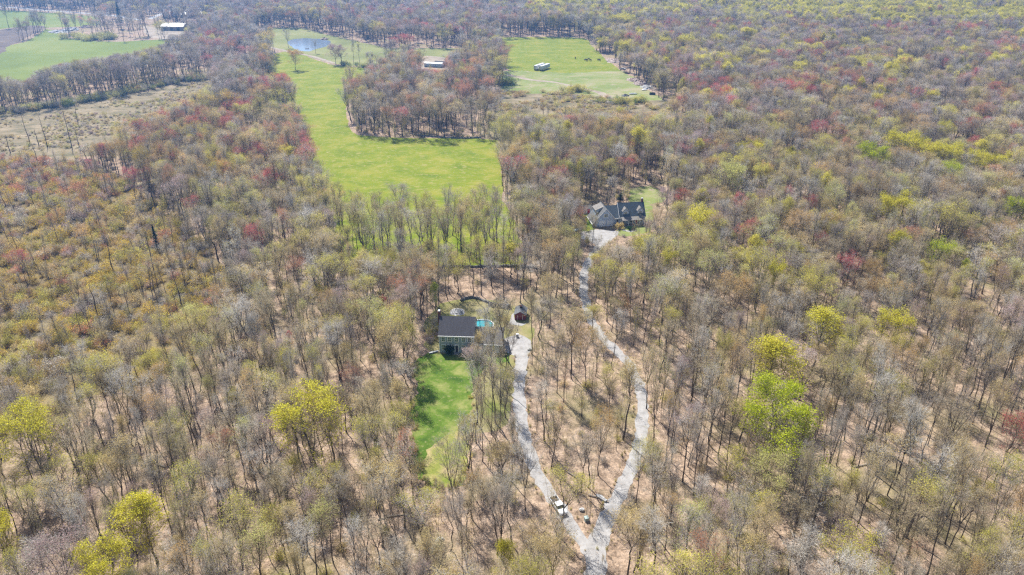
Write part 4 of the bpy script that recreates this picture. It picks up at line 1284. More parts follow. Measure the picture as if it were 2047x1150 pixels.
# ------------------------------------------------------------------ masses nobody could count
def mass(name, rows, label, cat):
    """one object: points with attributes, a plant shape on each"""
    n = len(rows)
    me = bpy.data.meshes.new(name)
    me.vertices.add(n)
    co = np.array([[r['x'], r['y'], 0] for r in rows], np.float32)
    me.vertices.foreach_set('co', co.ravel())
    def at(nm, ty, data, field):
        a = me.attributes.new(nm, ty, 'POINT')
        a.data.foreach_set(field, np.asarray(data).ravel())
    at('shape', 'INT', np.array([VAR[r['var']][0] for r in rows], np.int32), 'value')
    at('turn', 'FLOAT_VECTOR', np.array([[r['lean'][0], r['lean'][1], r['rz']] for r in rows], np.float32), 'vector')
    at('size', 'FLOAT_VECTOR', np.array([[r['s'], r['s'], r['h']] for r in rows], np.float32), 'vector')
    jit = rng.uniform(0.72, 1.22, (n, 1))
    at('tint', 'FLOAT_COLOR', np.column_stack([np.array([TINT[r['tint']] for r in rows]) * jit, np.ones(n)]).astype(np.float32), 'color')
    at('twig', 'FLOAT_COLOR', np.column_stack([np.array([TWIG[r['twig']] for r in rows]) * jit, np.ones(n)]).astype(np.float32), 'color')
    o = bpy.data.objects.new(name, me)
    C.objects.link(o)
    tag(o, label, cat, kind='stuff')
    ng = bpy.data.node_groups.new(name, 'GeometryNodeTree')
    ng.interface.new_socket('Geometry', in_out='INPUT', socket_type='NodeSocketGeometry')
    ng.interface.new_socket('Geometry', in_out='OUTPUT', socket_type='NodeSocketGeometry')
    N, L = ng.nodes, ng.links
    gi, go = N.new('NodeGroupInput'), N.new('NodeGroupOutput')
    ci = N.new('GeometryNodeCollectionInfo')
    ci.inputs['Collection'].default_value = lib
    ci.inputs['Separate Children'].default_value = True
    ci.inputs['Reset Children'].default_value = True
    ip = N.new('GeometryNodeInstanceOnPoints')
    ip.inputs['Pick Instance'].default_value = True
    L.new(gi.outputs[0], ip.inputs['Points'])
    L.new(ci.outputs[0], ip.inputs['Instance'])
    for nm, ty, sock in (('shape', 'INT', 'Instance Index'), ('turn', 'FLOAT_VECTOR', 'Rotation'), ('size', 'FLOAT_VECTOR', 'Scale')):
        na = N.new('GeometryNodeInputNamedAttribute')
        na.data_type = ty
        na.inputs['Name'].default_value = nm
        L.new(na.outputs[0], ip.inputs[sock])
    L.new(ip.outputs[0], go.inputs[0])
    md = o.modifiers.new('scatter', 'NODES')
    md.node_group = ng
    return o


mass('woodland', REST, 'mixed spring woodland of bare, budding and red trees filling the land', 'woodland')

# undergrowth: saplings in the wood, ochre bushes in the marsh, tufts in the clearings
UNDER = []


def under(X, Y, var, s, h, tint, twig=None):
    UNDER.append(dict(x=X, y=Y, var=var, s=s, h=h, rz=rng.uniform(0, 6.28), tint=tint, twig=rng.integers(0, len(TWIG)) if twig is None else twig, lean=(rng.normal(0, 0.06), rng.normal(0, 0.06))))


X, Y, px, py = scatter(4.6, 9, 70, 620)
om = openmask(px, py, X, Y, 3.0); marsh = inside(P_MARSH, px, py); nC = vnoise(X, Y, 22, 5); nD = vnoise(X, Y, 9, 8)
for k in range(len(X)):
    if om[k]: continue
    if marsh[k]: continue
    pr = 0.15 + 0.85 * nC[k]
    if px[k] < 700 and py[k] < 760: pr += 0.2
    if rng.random() > pr * 0.9: continue
    if inside(SPARSE[1], px[k:k + 1], py[k:k + 1])[0] and rng.random() < 0.6: continue
    if py[k] > 712 and 850 < px[k] < 965 and py[k] < 800: continue
    if rng.random() < 0.75: under(X[k], Y[k], pick(rng, [('sap0', 3), ('sap1', 3), ('sap2', 1.5)]), rng.uniform(0.7, 1.3), rng.uniform(0.7, 1.6), pick(rng, [('olive', 3), ('tan', 2.5), ('sage', 2.5), ('grey', 3), ('rust', 0.4), ('orange', 0.6)]))
    else: under(X[k], Y[k], pick(rng, [('shrub0', 2), ('shrub2', 2)]), rng.uniform(0.6, 1.2), rng.uniform(0.5, 1.0), pick(rng, [('olive', 3), ('sage', 1), ('tan', 2), ('grey', 1.5)]))
X, Y, px, py = scatter(2.3, 10, 120, 480)
marsh = inside(P_MARSH, px, py)
nC = vnoise(X, Y, 14, 15)
for k in np.nonzero(marsh)[0]:
    if rng.random() > 0.25 + nC[k]: continue
    s = 0.45 + 1.3 * rng.random() ** 1.6
    tint = pick(rng, [('ochre', 4.5), ('orange', 1.2), ('olive', 3.2), ('grey', 2.4), ('mauve', 1.2), ('rust', 0.5), ('tan', 1.5)])
    if py[k] < 400 and rng.random() < 0.3: tint = 'rust'
    under(X[k], Y[k], pick(rng, [('shrub0', 3), ('shrub1', 2), ('shrub2', 2), ('sap2', 0.6)]), s, s * rng.uniform(0.7, 1.2), tint)
# clearings
X, Y, px, py = scatter(2.4, 12, 350, 900)
nC = vnoise(X, Y, 18, 25)
for poly, dens, tints in ((P_WET, 0.8, [('tan', 6), ('olive', 2), ('mauve', 1.5), ('sage', 2), ('grey', 2)]), (P_SCRUB, 1.0, [('tan', 4), ('olive', 2), ('orange', 1.2), ('yellow', 0.6), ('grey', 2)]),
                          (P_SCRUB_E, 0.3, [('tan', 3), ('grey', 2)])):
    for k in np.nonzero(inside(poly, px, py))[0]:
        if rng.random() > dens * (2.6 * max(0, nC[k] - 0.3)): continue
        s = 0.25 + 0.9 * rng.random() ** 1.7 * (1.6 if poly is P_SCRUB else 0.9)
        under(X[k], Y[k], pick(rng, [('shrub0', 2), ('shrub2', 3)]), s, s * rng.uniform(0.4, 0.9), pick(rng, tints))
# bushes hugging the left edge of the long field, the belt's foot and the thicket lines
def along(px_line, n, spread, smin, smax, tints, var=(('shrub1', 3), ('shrub0', 2))):
    c = [gp(x, y) for x, y in px_line]
    for _ in range(n):
        u = rng.uniform(0, len(c) - 1); k = int(u); p = c[k].lerp(c[min(k + 1, len(c) - 1)], u - k)
        s = rng.uniform(smin, smax)
        under(p.x + rng.normal(0, spread), p.y + rng.normal(0, spread), pick(rng, list(var)), s, s * rng.uniform(0.8, 1.1), pick(rng, tints))


along([(545, 118), (540, 140), (535, 160), (510, 185)], 90, 2.0, 1.0, 1.9, [('olive', 2), ('sage', 3), ('deep', 1)])
along([(-60, 236), (105, 214), (244, 189), (367, 162), (430, 157)], 220, 3.0, 1.0, 1.8, [('sage', 3), ('deep', 1), ('orange', 0.6), ('grey', 2)])
along([(1125, 186), (1180, 182)], 14, 2.5, 1.3, 2.0, [('olive', 2), ('yellow', 1)])
along([(1195, 203), (1240, 208), (1290, 206)], 26, 2.5, 1.2, 1.9, [('olive', 2), ('yellow', 1), ('deep', 1)])
along([(990, 168), (1022, 170)], 10, 2.5, 1.4, 2.4, [('olive', 2), ('deep', 2)])
along([(680, 131), (770, 138)], 26, 2.0, 1.0, 1.6, [('sage', 2), ('deep', 2)])
along([(140, 76), (200, 80), (235, 76)], 36, 6.0, 1.6, 2.8, [('sage', 3), ('lime', 1)])
along([(862, 640), (868, 680), (846, 660)], 22, 1.6, 0.5, 1.0, [('grey', 2), ('mauve', 1), ('olive', 1)])
along([(700, 262), (850, 272), (980, 276)], 50, 1.5, 0.4, 0.8, [('olive', 2), ('sage', 2), ('tan', 2)], (('shrub2', 1), ('sap2', 1)))
along([(1160, 440), (1168, 462)], 8, 1.0, 0.9, 1.3, [('lime', 2), ('green', 1)])
for line, n in (([(838, 716), (828, 745), (836, 780), (816, 822), (828, 855), (818, 890), (826, 925), (850, 965), (885, 980), (930, 968), (936, 900), (944, 820), (950, 770), (975, 738)], 260), (L_DR1, 0), (L_DR2, 0)):
    if n: along(line, n, 0.9, 0.12, 0.42, [('olive', 3), ('tan', 3), ('sage', 1), ('grey', 1)], (('shrub2', 2), ('sap2', 1), ('shrub0', 1)))
for cc, hw in ((C_DR1, 1.9), (C_DR2, 2.0)):
    for q0_, q1_ in zip(cc[:-1], cc[1:]):
        t_ = (q1_ - q0_).normalized(); n_ = Vector((-t_.y, t_.x))
        for sd2 in (-1, 1):
            if rng.random() < 0.6:
                p = q0_ + n_ * sd2 * (hw + rng.exponential(0.5)); s = rng.uniform(0.1, 0.3)
                under(p.x, p.y, pick(rng, [('shrub2', 2), ('sap2', 1)]), s, s * rng.uniform(0.8, 2.0), pick(rng, [('olive', 3), ('tan', 3), ('grey', 1)]))
mass('undergrowth', UNDER, 'ochre, olive and tan brush and thin saplings covering the ground between trees', 'undergrowth')
print('trees', len(TREES), 'single', len(SINGLE), 'under', len(UNDER))

# ------------------------------------------------------------------ built things: materials
def mat_siding(name, col, step=0.13):
    m, nt, N, L, b = nt_new(name)
    v = objco(nt)
    sx = N.new('ShaderNodeSeparateXYZ'); L.new(v, sx.inputs[0])
    mu = N.new('ShaderNodeMath'); mu.operation = 'MULTIPLY'; mu.inputs[1].default_value = 1 / step; L.new(sx.outputs[2], mu.inputs[0])
    fr = N.new('ShaderNodeMath'); fr.operation = 'FRACT'; L.new(mu.outputs[0], fr.inputs[0])
    f = noise(nt, 1.5, 4, 0.7, mapscale(nt, v, (1, 1, 3)))
    L.new(ramp(nt, f, [(0.3, tuple(c * 0.86 for c in col)), (0.7, tuple(min(1, c * 1.1) for c in col))]), b.inputs['Base Color'])
    b.inputs['Roughness'].default_value = 0.6
    bump(nt, fr.outputs[0], b, 0.2, 0.02)
    return m


def mat_shingle(name, col):
    m, nt, N, L, b = nt_new(name)
    v = objco(nt)
    br = N.new('ShaderNodeTexBrick')
    br.inputs['Scale'].default_value = 1.0
    br.inputs['Brick Width'].default_value = 0.35; br.inputs['Row Height'].default_value = 0.14; br.inputs['Mortar Size'].default_value = 0.012
    br.inputs['Color1'].default_value = (*[c * 0.85 for c in col], 1); br.inputs['Color2'].default_value = (*[c * 1.2 for c in col], 1); br.inputs['Mortar'].default_value = (*[c * 0.5 for c in col], 1)
    L.new(mapscale(nt, v, (1, 1, 1.2)), br.inputs['Vector'])
    st = noise(nt, 0.9, 5, 0.7, mapscale(nt, v, (2.5, 0.35, 0.35)))
    L.new(mixc(nt, 0.7, br.outputs[0], ramp(nt, st, [(0.3, (0.6, 0.6, 0.6)), (0.7, (1.25, 1.25, 1.25))]), 'MULTIPLY'), b.inputs['Base Color'])
    b.inputs['Roughness'].default_value = 0.85
    return m


def mat_stone(name, cols, scale=3.0, rough=0.9):
    m, nt, N, L, b = nt_new(name)
    v = objco(nt)
    vo = N.new('ShaderNodeTexVoronoi'); vo.inputs['Scale'].default_value = scale; L.new(v, vo.inputs['Vector'])
    sp = N.new('ShaderNodeSeparateColor'); L.new(vo.outputs['Color'], sp.inputs[0])
    ed = N.new('ShaderNodeTexVoronoi'); ed.feature = 'DISTANCE_TO_EDGE'; ed.inputs['Scale'].default_value = scale; L.new(v, ed.inputs['Vector'])
    base = ramp(nt, sp.outputs[0], [(0.0, cols[0]), (0.5, cols[1]), (1.0, cols[2])])
    L.new(mixc(nt, ramp(nt, ed.outputs[0], [(0.02, (0, 0, 0)), (0.10, (1, 1, 1))]), tuple(c * 0.25 for c in cols[0]), base), b.inputs['Base Color'])
    b.inputs['Roughness'].default_value = rough
    bump(nt, ed.outputs[0], b, 0.9, 0.15)
    return m


M_SIDE1 = mat_siding('slate_siding', (0.34, 0.41, 0.43))
M_SIDE2 = mat_siding('grey_siding', (0.46, 0.55, 0.68))
M_ROOF1 = mat_shingle('dark_shingles', (0.085, 0.08, 0.09))
M_ROOF1B = mat_shingle('pale_shingles', (0.22, 0.20, 0.18))  # paler shingles: sunlit look of wing and dormer roofs put into the colour
M_ROOF2 = mat_shingle('green_grey_shingles', (0.105, 0.135, 0.155))
M_ROOFS = mat_shingle('shed_shingles', (0.13, 0.135, 0.14))
M_TRIM = plain('white_trim', (0.90, 0.90, 0.88), 0.5, 0.05)
M_WHITE = plain('white_paint', (0.60, 0.61, 0.62), 0.45, 0.08, 0.8)
M_DOORW = plain('pale_door_paint', (0.86, 0.88, 0.90), 0.5, 0.06)
M_BRICK = mat_stone('chimney_brick', [(0.16, 0.06, 0.04), (0.26, 0.10, 0.07), (0.32, 0.15, 0.10)], 5)
M_RED = mat_siding('red_boards', (0.17, 0.025, 0.03), 0.2)
M_REDP = plain('red_paint', (0.45, 0.03, 0.045), 0.5, 0.1)
M_METAL = plain('grey_metal', (0.45, 0.46, 0.47), 0.4, 0.1, 2, 0.5)
M_DARK = plain('dark_trim', (0.035, 0.035, 0.04), 0.6, 0.1)
M_TYRE = plain('rubber', (0.02, 0.02, 0.02), 0.9, 0.1)
M_CONC = plain('concrete', (0.32, 0.31, 0.295), 0.9, 0.12, 2)
M_WOOD = plain('weathered_wood', (0.30, 0.25, 0.20), 0.9, 0.2, 3, stretch=(0.5, 6, 6))
M_STONE = mat_stone('fieldstone', [(0.10, 0.095, 0.09), (0.19, 0.18, 0.17), (0.32, 0.31, 0.29)], 2.2)
M_LOGS = mat_stone('log_ends', [(0.05, 0.04, 0.035), (0.10, 0.08, 0.065), (0.17, 0.14, 0.11)], 4.5)
M_ROCK = plain('weathered_rock', (0.46, 0.45, 0.43), 0.9, 0.28, 1.8)
M_RUBBLE = mat_stone('pale_rubble', [(0.20, 0.19, 0.18), (0.42, 0.41, 0.40), (0.68, 0.67, 0.66)], 2.6)
M_EARTH = mat_stone('earth_and_brush', [(0.20, 0.14, 0.11), (0.36, 0.26, 0.21), (0.55, 0.47, 0.42)], 1.0)
M_BARNW = mat_siding('barn_boards', (0.30, 0.24, 0.20), 0.25)
M_BARNR = plain('white_metal_roof', (0.66, 0.63, 0.58), 0.35, 0.06, 0.3)
M_BLUEW = mat_siding('pale_blue_siding', (0.40, 0.50, 0.58), 0.2)
M_POOLW = mat_water('pool_water', (0.03, 0.30, 0.34), 0.05)
M_COVER = plain('pool_liner', (0.42, 0.78, 0.85), 0.5, 0.06)
M_PAINTB = plain('faded_blue_paint', (0.35, 0.50, 0.60), 0.4, 0.15)
M_COW = plain('brown_hide', (0.045, 0.025, 0.018), 0.8, 0.3, 2)
M_GREENBOX = plain('green_grey_steel', (0.33, 0.40, 0.37), 0.5, 0.08)


def mat_glass():
    m, nt, N, L, b = nt_new('window_glass')
    b.inputs['Base Color'].default_value = (0.10, 0.13, 0.10, 1)
    b.inputs['Roughness'].default_value = 0.08
    b.inputs['Specular IOR Level'].default_value = 0.8
    return m


M_GLASS = mat_glass()


# ------------------------------------------------------------------ built things: helpers in a house's own frame (x right, y away, z up)
def win(par, x, z, w, h, y=0.0, div=1, shutters=None):
    """window centred at x, sill z, in a wall facing -y at depth y"""
    f = MB(); t = 0.15; d0, d1 = y - 0.07, y + 0.0
    f.box(x - w / 2 - t, x - w / 2, d0, d1, z - t, z + h + t).box(x + w / 2, x + w / 2 + t, d0, d1, z - t, z + h + t)
    f.box(x - w / 2, x + w / 2, d0, d1, z - t, z).box(x - w / 2, x + w / 2, d0, d1, z + h, z + h + t)
    f.box(x - w / 2, x + w / 2, d0 + 0.015, d1, z + h / 2 - 0.03, z + h / 2 + 0.03)
    for k in range(1, div + 1):
        xx = x - w / 2 + w * k / (div + 1)
        f.box(xx - 0.03, xx + 0.03, d0 + 0.02, d1, z, z + h / 2 - 0.03).box(xx - 0.03, xx + 0.03, d0 + 0.02, d1, z + h / 2 + 0.03, z + h)
    o = f.build('window', M_TRIM, par)
    MB().box(x - w / 2, x + w / 2, y - 0.025, y - 0.004, z, z + h).build('pane', M_GLASS, o)
    if shutters:
        for s in (-1, 1):
            xs = x + s * (w / 2 + t + 0.18)
            MB().box(xs - 0.17, xs + 0.17, y - 0.05, y - 0.004, z - 0.05, z + h + 0.05).build('shutter', shutters, o)
    return o


def gable_x(W0, W1, D0, D1, eave, ridge, wall_m, roof_m, par, over=0.3, t=0.16, trim=None):
    """house block whose ridge runs along x"""
    ym = (D0 + D1) / 2
    MB().prismx([(D0, 0), (D1, 0), (D1, eave), (ym, ridge), (D0, eave)], W0, W1).build('wall', wall_m, par)
    sl = (ridge - eave) / (ym - D0)
    r = MB()
    a, b_ = W0 - over, W1 + over
    e = eave - sl * over + 0.04
    r.slab((a, D0 - over, e + t), (b_, D0 - over, e + t), (b_, ym, ridge + 0.04 + t), (a, ym, ridge + 0.04 + t), t)
    r.slab((b_, D1 + over, e + t), (a, D1 + over, e + t), (a, ym, ridge + 0.04 + t), (b_, ym, ridge + 0.04 + t), t)
    ro = r.build('roof', roof_m, par)
    if trim:
        MB().box(a - 0.01, b_ + 0.01, D0 - over - 0.14, D0 - over - 0.012, e - 0.12, e + 0.13).build('eave_trim', trim, ro)
    return ro


def chimney(par, x, y, z0, z1, w=0.9, d=0.7, cap=M_WHITE):
    c = MB().box(x - w / 2, x + w / 2, y - d / 2, y + d / 2, z0, z1).box(x - w / 2 - 0.08, x + w / 2 + 0.08, y - d / 2 - 0.08, y + d / 2 + 0.08, z1, z1 + 0.15).build('chimney', M_BRICK, par)
    MB().box(x - w * 0.4, x + w * 0.4, y - d * 0.4, y + d * 0.4, z1 + 0.153, z1 + 0.55).build('cap', cap, c)
    return c


R = math.radians
# ------------------------------------------------------------------ blue-grey colonial house
A = gp(878.8, 704.8)
h1 = thing('colonial_house', 'two-storey slate-grey house with five upper windows and dark shingled roof', 'house', (A.x, A.y, 0), R(-3))
W1, D1_, E1, RG1 = 10.7, 9.4, 6.1, 10.1
gable_x(0, W1, 0, D1_, E1, RG1, M_SIDE1, M_ROOF1, h1, 0.22, 0.18, M_TRIM)
MB().box(-0.03, 0.14, -0.035, 0.0, 0, E1 - 0.35).build('corner_board', M_TRIM, h1)
MB().box(W1 - 0.14, W1 + 0.03, -0.035, 0.0, 0, E1 - 0.35).build('corner_board', M_TRIM, h1)
for x in (1.35, 3.25, 5.4, 7.55, 9.4): win(h1, x, 4.05, 0.95, 1.45)
for x in (1.35, 3.25, 7.55, 9.4): win(h1, x, 1.15, 0.95, 1.65)
fr = MB().box(4.75, 4.95, -0.09, 0, 0.3, 2.75).box(5.85, 6.05, -0.09, 0, 0.3, 2.75).box(4.75, 6.05, -0.11, 0, 2.753, 3.0).build('door_surround', M_TRIM, h1)
dr = MB().box(4.953, 5.847, -0.04, -0.002, 0.3, 2.75).build('door', M_DARK, h1)
MB().box(5.02, 5.08, -0.10, -0.043, 1.35, 1.45).build('handle', M_METAL, dr)
MB().box(4.6, 6.2, -1.1, -0.12, 0.0, 0.26).build('doorstep', M_CONC, h1)
chimney(h1, -0.42, 5.6, 0, 11.2, 0.8, 1.1)
# garage wing, set lower
wgx = W1 + 0.002
wg = MB().prismx([(0.6, 0), (9.0, 0), (9.0, 3.2), (4.8, 6.6), (0.6, 3.2)], wgx, wgx + 8.6).build('garage_wing', M_SIDE1, h1)
r = MB()
r.slab((wgx, 0.25, 3.12), (wgx + 8.85, 0.25, 3.12), (wgx + 8.85, 4.8, 6.82), (wgx, 4.8, 6.82), 0.16)
r.slab((wgx + 8.85, 9.35, 3.12), (wgx, 9.35, 3.12), (wgx, 4.8, 6.82), (wgx + 8.85, 4.8, 6.82), 0.16)
r.build('wing_roof', M_ROOF1B, wg)
MB().box(wgx + 0.01, wgx + 8.86, 0.10, 0.235, 2.88, 3.12).build('eave_trim', M_TRIM, wg)
for x0 in (1.2, 4.9):
    gd = MB().box(wgx + x0, wgx + x0 + 2.7, 0.54, 0.597, 0.0, 2.3).build('garage_door', M_DOORW, h1)
    q = MB()
    for k in range(1, 4): q.box(wgx + x0 + 0.04, wgx + x0 + 2.66, 0.528, 0.538, 0.56 * k, 0.56 * k + 0.04)
    q.build('panel_lines', M_METAL, gd)

# low white edging wall at the corner of the house
p0, p1 = gp(858, 708), gp(878, 703)
e = MB(); d = (p1 - p0)
o = thing('edging_wall', 'low pale edging wall running left from the corner of the slate-grey house', 'wall', p0, math.atan2(d.y, d.x))
MB().box(0, d.length - 0.3, -0.18, 0.18, 0, 0.42).build('wall_stones', M_CONC, o)
MB().box(-0.04, d.length - 0.26, -0.24, 0.24, 0.423, 0.5).build('coping', M_WHITE, o)

# ------------------------------------------------------------------ pool behind the house
pc = gp(964, 649.5, 1.3)
pool = thing('swimming_pool', 'round above-ground pool with turquoise water and white rim behind the slate-grey house', 'pool', (pc.x, pc.y, 0))
def ring(r0, r1, z0, z1, n=48):
    m = MB(); vs = []
    for k in range(n):
        a = 2 * math.pi * k / n; c, s = math.cos(a), math.sin(a)
        vs += [(r0 * c, r0 * s, z0), (r1 * c, r1 * s, z0), (r1 * c, r1 * s, z1), (r0 * c, r0 * s, z1)]
    fs = []
    for k in range(n):
        i, j = 4 * k, 4 * ((k + 1) % n)
        fs += [(i, j, j + 1, i + 1), (i + 1, j + 1, j + 2, i + 2), (i + 2, j + 2, j + 3, i + 3), (i + 3, j + 3, j, i)]
    return m.add(vs, fs)
ring(3.55, 3.62, 0, 1.25).build('pool_wall', M_COVER, pool)
ring(3.50, 3.82, 1.253, 1.32).build('rim', M_WHITE, pool)
w = MB(); n = 48
w.add([(3.545 * math.cos(2 * math.pi * k / n), 3.545 * math.sin(2 * math.pi * k / n), 1.0) for k in range(n)], [tuple(range(n))])
w.build('water', M_POOLW, pool)
dk = thing('pool_deck', 'small pale wooden deck in front of the round pool', 'deck', (pc.x - 1.6, pc.y - 5.6, 0))
MB().box(-2.3, 3.4, -1.3, 1.5, 0.9, 1.02).build('deck_boards', M_WOOD, dk)
for x in (-2.2, 3.2):
    for y in (-1.2, 1.35): MB().box(x, x + 0.1, y, y + 0.1, 0, 0.897).build('post', M_WOOD, dk)

# ------------------------------------------------------------------ red shed
sp = gp(860 + 1492 / 8.845, 600 + 352 / 8.845)
sh = thing('red_shed', 'small dark red shed with a mottled grey gable roof and a rooftop cupola', 'shed', (sp.x, sp.y, 0), R(-6))
MB().prism([(0, 0), (3.7, 0), (3.7, 2.1), (1.85, 3.2), (0, 2.1)], 0, 5.0).build('wall', M_RED, sh)
r = MB()
sl = 1.1 / 1.85
r.slab((-0.25, 5.25, 2.1 - sl * 0.25 + 0.14), (-0.25, -0.3, 2.1 - sl * 0.25 + 0.14), (1.85, -0.3, 3.34), (1.85, 5.25, 3.34), 0.12)
r.slab((3.95, -0.3, 2.1 - sl * 0.25 + 0.14), (3.95, 5.25, 2.1 - sl * 0.25 + 0.14), (1.85, 5.25, 3.34), (1.85, -0.3, 3.34), 0.12)
ro = r.build('roof', M_ROOFS, sh)
cu = MB().box(1.5, 2.2, 2.6, 3.3, 3.15, 3.9).build('cupola', M_DARK, ro)
MB().add([(1.4, 2.5, 3.903), (2.3, 2.5, 3.903), (2.3, 3.4, 3.903), (1.4, 3.4, 3.903), (1.85, 2.95, 4.3)], [(0, 1, 4), (1, 2, 4), (2, 3, 4), (3, 0, 4), (3, 2, 1, 0)]).build('door_frame', M_BRICK, ro).name = 'cupola_roof'
dd = MB().box(1.1, 2.6, -0.05, -0.003, 0.02, 1.95).build('door', M_RED, sh)
MB().box(1.03, 1.097, -0.07, -0.003, 0.02, 2.02).box(2.603, 2.67, -0.07, -0.003, 0.02, 2.02).build('door_trim', M_TRIM, dd)
q0 = gp(1018, 648)
pv_ = MB(); pts = [gp(x, y) for x, y in [(1019, 646), (1024, 628), (1029, 626), (1030, 640), (1034, 645), (1050, 648), (1044, 651), (1022, 649)]]
sheet('stone_path', [(1019, 646), (1023, 630), (1027, 626), (1029, 640), (1033, 645), (1052, 648), (1044, 651.5), (1021, 649)], M_CONC, 0.05, 2, 0.15, 31)

# ------------------------------------------------------------------ rough swept walls and heaps
def rough_wall(name, label, cat, line, width, height, mat, seed, z0=0.0, rough=0.25, part=None):
    r = random.Random(seed)
    c = smooth_poly([gp(x, y) for x, y in line], 0.7, 0, False)
    o0 = c[0]
    prof = [(-0.5, 0), (-0.46, 0.45), (-0.40, 0.85), (-0.15, 1.0), (0.15, 1.0), (0.40, 0.85), (0.46, 0.45), (0.5, 0)]
    V, Fc = [], []
    for i, p in enumerate(c):
        t = (c[min(i + 1, len(c) - 1)] - c[max(i - 1, 0)]).normalized()
        nn = Vector((-t.y, t.x))
        hh = height * (1 + r.uniform(-rough, rough))
        for a, b_ in prof:
            a2 = a * width * (1 + r.uniform(-rough, rough) * 0.5)
            V.append((p.x + nn.x * a2 - o0.x, p.y + nn.y * a2 - o0.y, z0 + b_ * hh * (1 + r.uniform(-rough, rough) * 0.4)))
        if i:
            k = len(prof)
            for j in range(k - 1): Fc.append(((i - 1) * k + j, (i - 1) * k + j + 1, i * k + j + 1, i * k + j))
    k = len(prof)
    Fc.append(tuple(range(k))); Fc.append(tuple(range(len(c) * k - 1, len(c) * k - k - 1, -1)))
    m = MB(); m.add(V, Fc)
    o = m.build(name, mat)
    o.location = (o0.x, o0.y, 0)
    return tag(o, label, cat)


def heap(name, label, cat, px, py, rx, ry, h, mat, seed, rough=0.25, rz=0):
    r = random.Random(seed)
    p = gp(px, py)
    m = MB(); n, rings = 22, 7
    V = [(0, 0, h)]
    for i in range(1, rings + 1):
        f = i / rings
        for k in range(n):
            a = 2 * math.pi * k / n
            q = 1 + r.uniform(-rough, rough) * 0.6
            V.append((math.cos(a) * rx * f * q, math.sin(a) * ry * f * q, max(0.0, h * (1 - f ** 1.7) + r.uniform(-rough, rough) * h * 0.7 * (1 - f)) if i < rings else -0.02))
    Fc = [(0, 1 + k, 1 + (k + 1) % n) for k in range(n)]
    for i in range(1, rings):
        for k in range(n):
            a = 1 + (i - 1) * n + k; b_ = 1 + (i - 1) * n + (k + 1) % n
            Fc.append((a, a + n, b_ + n, b_))
    m.add(V, Fc)
    o = m.build(name, mat)
    o.location = (p.x, p.y, 0); o.rotation_euler = (0, 0, rz)
    return tag(o, label, cat)


rough_wall('stone_wall', 'long low fieldstone wall between the field edge and the house woods', 'wall', [(820, 528), (870, 534), (930, 535), (985, 533), (1040, 534), (1075, 537)], 1.0, 0.8, M_STONE, 3)
rough_wall('curved_stone_wall', 'low dark stone wall curving left from the woodpile', 'wall', [(921, 602.5), (930, 598.5), (944, 596), (958, 599), (968, 603), (978, 607)], 0.8, 0.75, M_STONE, 4)
rough_wall('woodpile', 'long tall dark stacked woodpile behind the pool', 'woodpile', [(977, 611), (990, 613), (1005, 615), (1020.5, 617)], 1.2, 1.55, M_LOGS, 5, rough=0.09)
heap('stone_heap', 'flat grey and white stone heap behind the slate-grey house', 'stone heap', 914, 624, 2.6, 2.6, 0.7, M_RUBBLE, 6)
rough_wall('field_wall', 'tumbled stone line along the near edge of the field grove', 'wall', [(845, 272), (890, 276), (930, 277), (962, 276)], 1.2, 0.7, M_STONE, 8, rough=0.4)

# white-topped cabinet and white boulder by the gravel pad
p = gp(1034, 674)
o = thing('garden_cabinet', 'small white-topped grey cabinet standing on the gravel pad', 'cabinet', p, R(8))
MB().box(-0.38, 0.38, -0.3, 0.3, 0, 1.05).build('cabinet_body', M_CONC, o)
MB().box(-0.43, 0.43, -0.35, 0.35, 1.053, 1.18).build('cabinet_top', M_WHITE, o)
bl = MB().blob((0, 0, 0.25), (0.75, 0.5, 0.45), random.Random(3), 2, 0.12).build('boulder', M_CONC)
bl.location = gp(1059, 700.5); tag(bl, 'whitish boulder at the right edge of the gravel pad', 'boulder')

# shrubs and blossom tree in front of the houses
def plant(name, var, label, cat, loc, s, hz, tint, twig=0):
    o = thing(name, label, cat, (loc.x, loc.y, 0), 0.7)
    o.scale = (s, s, hz)
    _, tr_, cr, *_r = VAR[var]
    for pn, me in (('stems' if cat == 'shrub' else 'trunk', tr_), ('foliage' if cat == 'shrub' else 'crown', cr)):
        c = bpy.data.objects.new(pn, me); C.objects.link(c); c.parent = o
        if me is cr: c['tint'] = TINT[tint]; c['twig'] = TWIG[twig]
    return o


plant('evergreen_shrub', 'bush', 'dark green bushy shrub against the slate-grey house front', 'shrub', gp(897.5, 708), 0.68, 0.9, 'laurel')
plant('blossom_tree', 'orn', 'low wide pinkish blossoming tree in front of the slate-grey house', 'tree', gp(946, 719), 1.1, 0.62, 'blossom')
plant('blossom_tree', 'orn', 'low mauve leafless tree covering the right end of the grey cape house', 'tree', gp(1299, 466), 0.8, 0.8, 'mauve')
plant('garden_shrub', 'bush', 'grey-pink twiggy shrub left of the porch', 'shrub', gp(1237, 457), 0.9, 0.7, 'tan', 1)
plant('garden_shrub', 'bush', 'dark green shrub under the porch roof front', 'shrub', gp(1261, 459), 0.9, 0.35, 'laurel')

# ------------------------------------------------------------------ grey cape house with garage
A = gp(1227.3, 451.5)
h2 = thing('cape_house', 'long grey cape house with two front dormers, porch and two-door garage gable', 'house', (A.x, A.y, 0), R(9))
